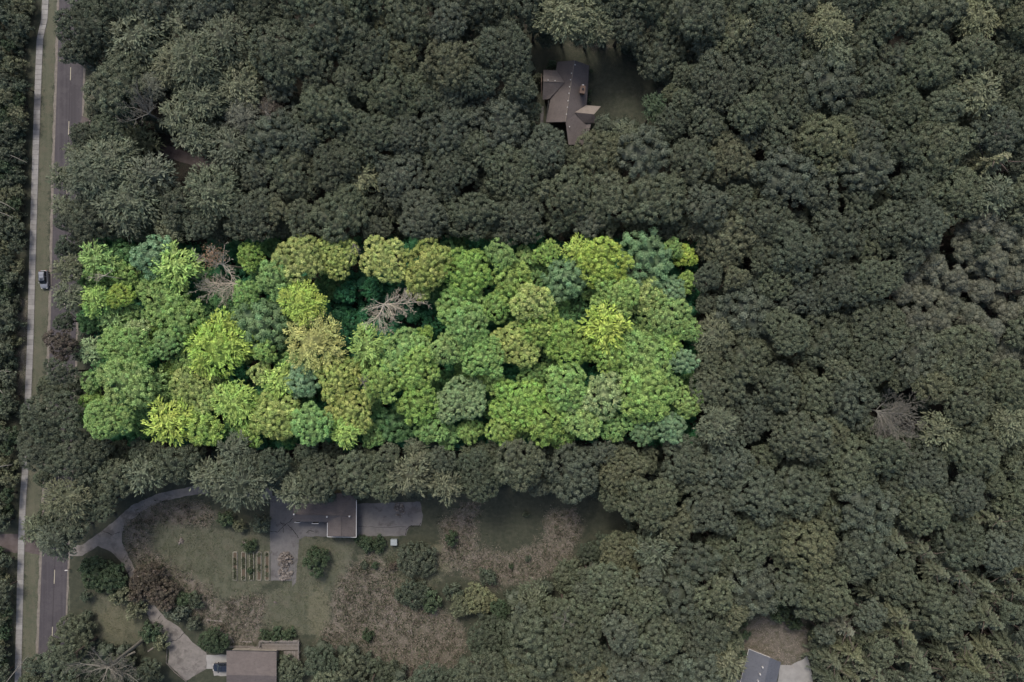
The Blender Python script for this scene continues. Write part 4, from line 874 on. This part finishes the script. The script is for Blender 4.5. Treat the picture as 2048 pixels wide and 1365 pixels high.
# 4 slate-grey house
h4 = place_root('house', 1525, 1350, 'house with smooth slate-grey roof at the bottom right, beside pale concrete', 'house')
MB().plate([P3(1498, 1299, 3), P3(1540, 1316, 4.8), P3(1512, 1440, 4.8), P3(1466, 1420, 3)], T).build('roof', SHG, h4)
MB().plate([P3(1540, 1316, 4.8), P3(1562, 1325, 3.3), P3(1537, 1440, 3.3), P3(1512, 1440, 4.8)], T).build('roof', SHG, h4)
MB().plate([P3(1465, 1355, 2.5), P3(1481, 1362, 2.7), P3(1474, 1440, 2.7), P3(1456, 1440, 2.5)], T).build('porch_roof', SHG, h4)
walls(h4, [(1499, 1301), (1560, 1326), (1536, 1435), (1467, 1418)], SIDING, .4, [((1498, 1299, 3), (1562, 1325, 3.3), (1540, 1316, 4.8), -.3)])
for A, B in ((P3(1497.6, 1299, 2.97), P3(1466, 1420, 2.97)), (P3(1498, 1298.6, 3.0), P3(1540, 1315.4, 4.75))): d = B - A; MB().tube([A, B], [.06, .06], 5).build('gutter', WHITE, h4)
for x, y in ((1525, 1335), (1520, 1349), (1516, 1362)): MB().box(P3(x, y, 4.7), (.28, .28, .5)).build('roof_vent', WHITE, h4)
settle(h4)
# fences
def fence(pts, label, h=1.1, n=6, mat=None):
    root = place_root('fence', *pts[0], label, 'fence'); mat = mat or WOODG[2]
    for i in range(len(pts) - 1):
        a, b_ = at(*pts[i]), at(*pts[i + 1]); d = b_ - a; ang = math.atan2(d.y, d.x)
        for k in range(n + (i == len(pts) - 2)): p = a.lerp(b_, k / n); MB().box((p.x, p.y, h / 2), (.1, .1, h)).build('post', mat, root)
        for z in (.35, h * .65, h - .06): c_ = (a + b_) / 2; MB().box((c_.x, c_.y, z), (d.length, .05, .11), ang).build('rail', mat, root)
    settle(root)
fence([(1567, 1254), (1622, 1261), (1624, 1318)], 'thin pale rail fence around the round brown earth yard at bottom right')
fence([(1523, 1235), (1535, 1239)], 'tiny pale fence piece above the round earth yard', n=2)
fence([(336, 1290), (334, 1325), (352, 1345), (374, 1362)], 'low pale edging rail along the left side of the gravel turning area', h=.35, n=5)
# retaining / stones / boxes
STONE = [rough_mat('pale_stone', lin(96 + d, 90 + d, 84 + d), lin(118 + d, 111 + d, 105 + d), 3, .02) for d in (-20, -6, 6)]
def stone_mesh():
    V, F = ICO1; V = V * (1 + rng.uniform(-.18, .18, (len(V), 1))); V[:, 2] *= .6
    return V * np.array([1, .8, 1])
SMESH = [mesh_np('stone', stone_mesh(), ICO1[1], random.choice(STONE)) for _ in range(6)]
def stones(name, label, cx, cy, rx, ry, n, s0, s1, zt=.5, ring=False):
    root = place_root(name, cx, cy, label, 'stones' if not ring else 'fire pit')
    for i in range(n):
        a = random.uniform(0, 2 * PI) if not ring else 2 * PI * i / n; q = math.sqrt(random.random()) if not ring else random.uniform(.9, 1.0)
        s_ = random.uniform(s0, s1); o = link('stone', random.choice(SMESH), root, (math.cos(a) * q * rx * S, math.sin(a) * q * ry * S, s_ * .4 + .03 + (1 - q) * zt * random.random()))
        o.scale = (s_, s_, s_); o.rotation_euler = (random.uniform(-.3, .3), random.uniform(-.3, .3), random.uniform(0, 6))
stones('stone_pile', 'tall heap of pale rubble stones on the lower end of the concrete parking pad', 571, 1120, 15, 16, 110, .16, .42, 1.0)
stones('stone_pile', 'scattered flat stones spread below the rubble heap on the parking pad', 571, 1146, 14, 9, 40, .2, .42, .1)
stones('stone_pile', 'loose ring of dark and pale stones at the top of the right patio', 799, 1020, 10, 15, 46, .15, .36, .3)
stones('stone_pile', 'small cluster of pale garden stones on the lawn left of the garden beds', 362, 1083, 5, 7, 12, .15, .34)
stones('stone_pile', 'tiny pale stone cluster near the lawn top, above the garden beds', 490, 1085, 4, 4, 8, .12, .28)
stones('stone_pile', 'two or three pale stones at the left of the lower lawn', 550, 1206, 4, 3, 4, .12, .3)
stones('stone_pile', 'row of pale slabs along the bottom end of the parking pad', 572, 1157, 18, 2.5, 26, .22, .38, .1)
stones('stone_pile', 'stones scattered in the brush left of the tiny bush, right field', 822, 1262, 7, 4, 12, .12, .3)
stones('fire_pit', 'ring of pale stones in the middle of the dry brush', 782, 1236, 12, 9, 20, .15, .24, ring=True)
ub = place_root('utility_box', 789, 1083, 'square pale grey utility box at the right end of the hedge under the patio', 'utility box')
p = at(789, 1083); MB().box((p.x, p.y, .45), (1.35, 1.25, .9)).build('cabinet', plain('grey_paint', lin(118, 124, 124), .6), ub, bevel=.03); MB().box((p.x, p.y, .93), (1.45, 1.35, .07)).build('lid', plain('light_grey_paint', lin(134, 140, 140), .6), ub, bevel=.02)
MB().box((p.x - .3, p.y - .64, .5), (.08, .04, .2)).build('handle', DARKM, ub); settle(ub)
mbx = place_root('mailbox', 141, 1138, 'small white mailbox on a post at the right edge of the road', 'mailbox')
p = at(141, 1138); MB().box((p.x, p.y, .5), (.1, .1, 1.0)).build('post', WOODG[0], mbx)
mb = MB(); pr = [(-.11, 0), (.11, 0), (.11, .12)] + [(.11 * math.cos(a), .12 + .11 * math.sin(a)) for a in (PI * .25, PI * .5, PI * .75)] + [(-.11, .12)]
n = len(pr); mb.add([(p.x - .5, p.y + a, 1.0 + b_) for a, b_ in pr] + [(p.x + .15, p.y + a, 1.0 + b_) for a, b_ in pr], [tuple(range(n)), tuple(range(2 * n - 1, n - 1, -1))] + [(i, n + i, n + (i + 1) % n, (i + 1) % n) for i in range(n)])
mb.build('box', WHITE, mbx); settle(mbx)
BEDW = rough_mat('bleached_plank', lin(124, 120, 108), lin(142, 138, 126), 2, .01)
SOIL = rough_mat('bed_soil', lin(66, 58, 48), lin(84, 74, 60), 4, .03)
for k, (x0, x1, nm) in enumerate(((467, 475, 'leftmost'), (484, 492, 'second from left'), (500, 508, 'middle'), (515, 523, 'second from right'), (531, 539, 'rightmost'))):
    gb = place_root('garden_bed', (x0 + x1) / 2, 1132, 'narrow raised garden bed with pale frame, %s of the five' % nm, 'garden bed', 'raised garden beds')
    a, b_ = at(x0, 1104), at(x1, 1160); cx, cy = (a.x + b_.x) / 2, (a.y + b_.y) / 2; W_, L_ = b_.x - a.x, a.y - b_.y
    for dx, dy, w_, l_ in ((-W_ / 2, 0, .11, L_), (W_ / 2, 0, .11, L_), (0, L_ / 2, W_ - .12, .11), (0, -L_ / 2, W_ - .12, .11)): MB().box((cx + dx, cy + dy, .14), (w_, l_, .28)).build('plank', BEDW, gb)
    MB().box((cx, cy, .1), (W_ - .12, L_ - .12, .2)).build('soil', SOIL, gb)
    acc = NP(); n = 700; V_ = rng.uniform([cx - W_ / 2 + .1, cy - L_ / 2 + .1], [cx + W_ / 2 - .1, cy + L_ / 2 - .1], (n, 2)); V_ = V_[vnoise(V_ * 10 + 900, 9, k) > .42]; n = len(V_)
    D = rng.normal(0, .7, (n, 3)); D[:, 2] = abs(D[:, 2]) + .3; cards(acc, np.c_[V_, np.full(n, .2)], D, rng.normal(0, 1, (n, 3)), .35 * rng.uniform(.5, 1.3, n), .14, rng.random(n), rng.random(n), rng.random(n))
    o = link('plants', acc.mesh('plants'), gb); o.color = (*C['g'][:3], 1.0); o['kind'] = 'stuff'; settle(gb)
for i, (a_, b_, lb) in enumerate((((296, 1303), (312, 1292), 'pale timber beam lying at the bottom edge of the small lawn'), ((460, 1272), (468, 1285), 'pale timber beam left of the retaining wall'), ((413, 1240), (446, 1243), 'thin pale board lying in the brush below the lawn'), ((480, 1283), (505, 1284), 'pale board beside the retaining wall, above it'))):
    a, b_ = at(*a_), at(*b_); c_ = (a + b_) / 2; d = b_ - a; o = MB().box((0, 0, 0), (d.length, .28, .14)).build('timber_beam', WOODG[2]); o.location = (c_.x, c_.y, .08); o.rotation_euler = (0, 0, math.atan2(d.y, d.x)); tag(o, lb, 'beam')
# ------------------------------------------------------------------ cars
def car(px, py, rz, paint, label, L=4.1, W=1.8, Hh=1.62, rails=True):
    p = at(px, py); root = empty('car', (p.x, p.y, .012), rz); tag(root, label, 'car')
    h = L / 2
    # stations: x, half width, hood/deck height, lower z ; front is +x
    st = [(-h, .70, .80, .38), (-h + .10, .84, .98, .28), (-h + .5, .89, 1.02, .25), (-.6, .90, 1.0, .24), (.45, .90, .98, .24), (h - .95, .89, .94, .25), (h - .35, .85, .84, .27), (h - .06, .70, .66, .34), (h, .58, .55, .40)]
    vs = []; fs = []; prof = [(-.0, 0), (1, 0), (1, .55), (.97, .85), (.86, 1.0), (.45, 1.03), (0, 1.04)]
    ring = [(a, b_) for a, b_ in prof] + [(-a, b_) for a, b_ in prof[-2:0:-1]]; n = len(ring)
    for x, hw, zt, zb in st: vs += [(x, a * hw * W / 1.8, zb + (zt - zb) * b_) for a, b_ in ring]
    for i in range(len(st) - 1):
        for k in range(n): fs.append((i * n + k, (i + 1) * n + k, (i + 1) * n + (k + 1) % n, i * n + (k + 1) % n))
    fs += [tuple(range(n)), tuple(range(len(st) * n - 1, (len(st) - 1) * n - 1, -1))]
    mb = MB(); mb.add(vs, fs); body = mb.build('body', paint, root, True, .02)
    # glasshouse
    def loft(lo, hi, z0, z1, nm, mat, par=root, bev=.02):
        mb = MB(); m_ = len(lo); mb.add([(x, y, z0) for x, y in lo] + [(x, y, z1) for x, y in hi], [tuple(range(m_ - 1, -1, -1)), tuple(range(m_, 2 * m_))] + [(i, (i + 1) % m_, m_ + (i + 1) % m_, m_ + i) for i in range(m_)]); return mb.build(nm, mat, par, bevel=bev)
    lo = [(h - 1.0, -.62), (h - 1.0, .62), (h - 1.25, .80), (-h + .35, .80), (-h + .15, .66), (-h + .15, -.66), (-h + .35, -.80), (h - 1.25, -.80)]
    hi = [(h - 1.72, -.54), (h - 1.72, .54), (h - 1.82, .64), (-h + .55, .64), (-h + .42, .56), (-h + .42, -.56), (-h + .55, -.64), (h - 1.82, -.64)]
    loft(lo, hi, .96, Hh - .08, 'windows', GLASS)
    rf = loft(hi, [(x * .97 - .02, y * .93) for x, y in hi], Hh - .085, Hh, 'roof', paint, bev=.03)
    MB().box((.12, 0, Hh + .004), (.62, .78, .02)).build('sunroof', GLASS, rf, bevel=.01)
    for s in (-1, 1):
        if rails:
            MB().box((-.45, s * .56, Hh + .07), (1.75, .04, .04)).build('roof_rail', DARKM, rf)
        MB().box((-.55, s * .725, 1.25), (.07, .05, .62), 0, s * .26).build('pillar', paint, root)
        MB().box((h - 1.32, s * .99, 1.02), (.16, .22, .13), 0).build('mirror', paint, root, bevel=.02)
        MB().box((h - .16, s * .56, .66), (.26, .30, .12), s * -.35).build('headlight', WHITE, root, bevel=.02)
        MB().box((-h + .07, s * .68, .86), (.14, .2, .26)).build('tail_light', plain('red_lens', lin(120, 20, 18), .3), root, bevel=.02)
        for x in (h - .78, -h + .72):
            wh = MB(); wh.tube([(x, s * .70, .33), (x, s * .90, .33)], [.33, .33], 20); w_ = wh.build('wheel', plain('rubber', lin(28, 28, 28), .8), root)
            MB().tube([(x, s * .88, .33), (x, s * .915, .33)], [.2, .18], 12).build('rim', WHITE, w_)
    MB().box((-.9, 0, Hh + .045), (.05, 1.1, .03)).build('cross_bar', DARKM, rf); MB().box((-.15 - .15, 0, Hh + .045), (.05, 1.1, .03)).build('cross_bar', DARKM, rf)
    return root
def paintmat(name, c_):
    m, nt, b = nmat(name); b.inputs['Base Color'].default_value = c_; b.inputs['Roughness'].default_value = .32; b.inputs['Specular IOR Level'].default_value = .5; b.inputs['Coat Weight'].default_value = .5; b.inputs['Metallic'].default_value = .25; return m
car(92.5, 560, -PI / 2 + .04, paintmat('silver_paint', lin(128, 130, 134)), 'silver car with roof rails and sunroof beside the road, facing down the photo')
car(446, 1332, PI + .03, paintmat('navy_paint', lin(30, 36, 48)), 'dark blue car parked with its front out, partly under the brown roof', 3.9, 1.75, 1.45, False)
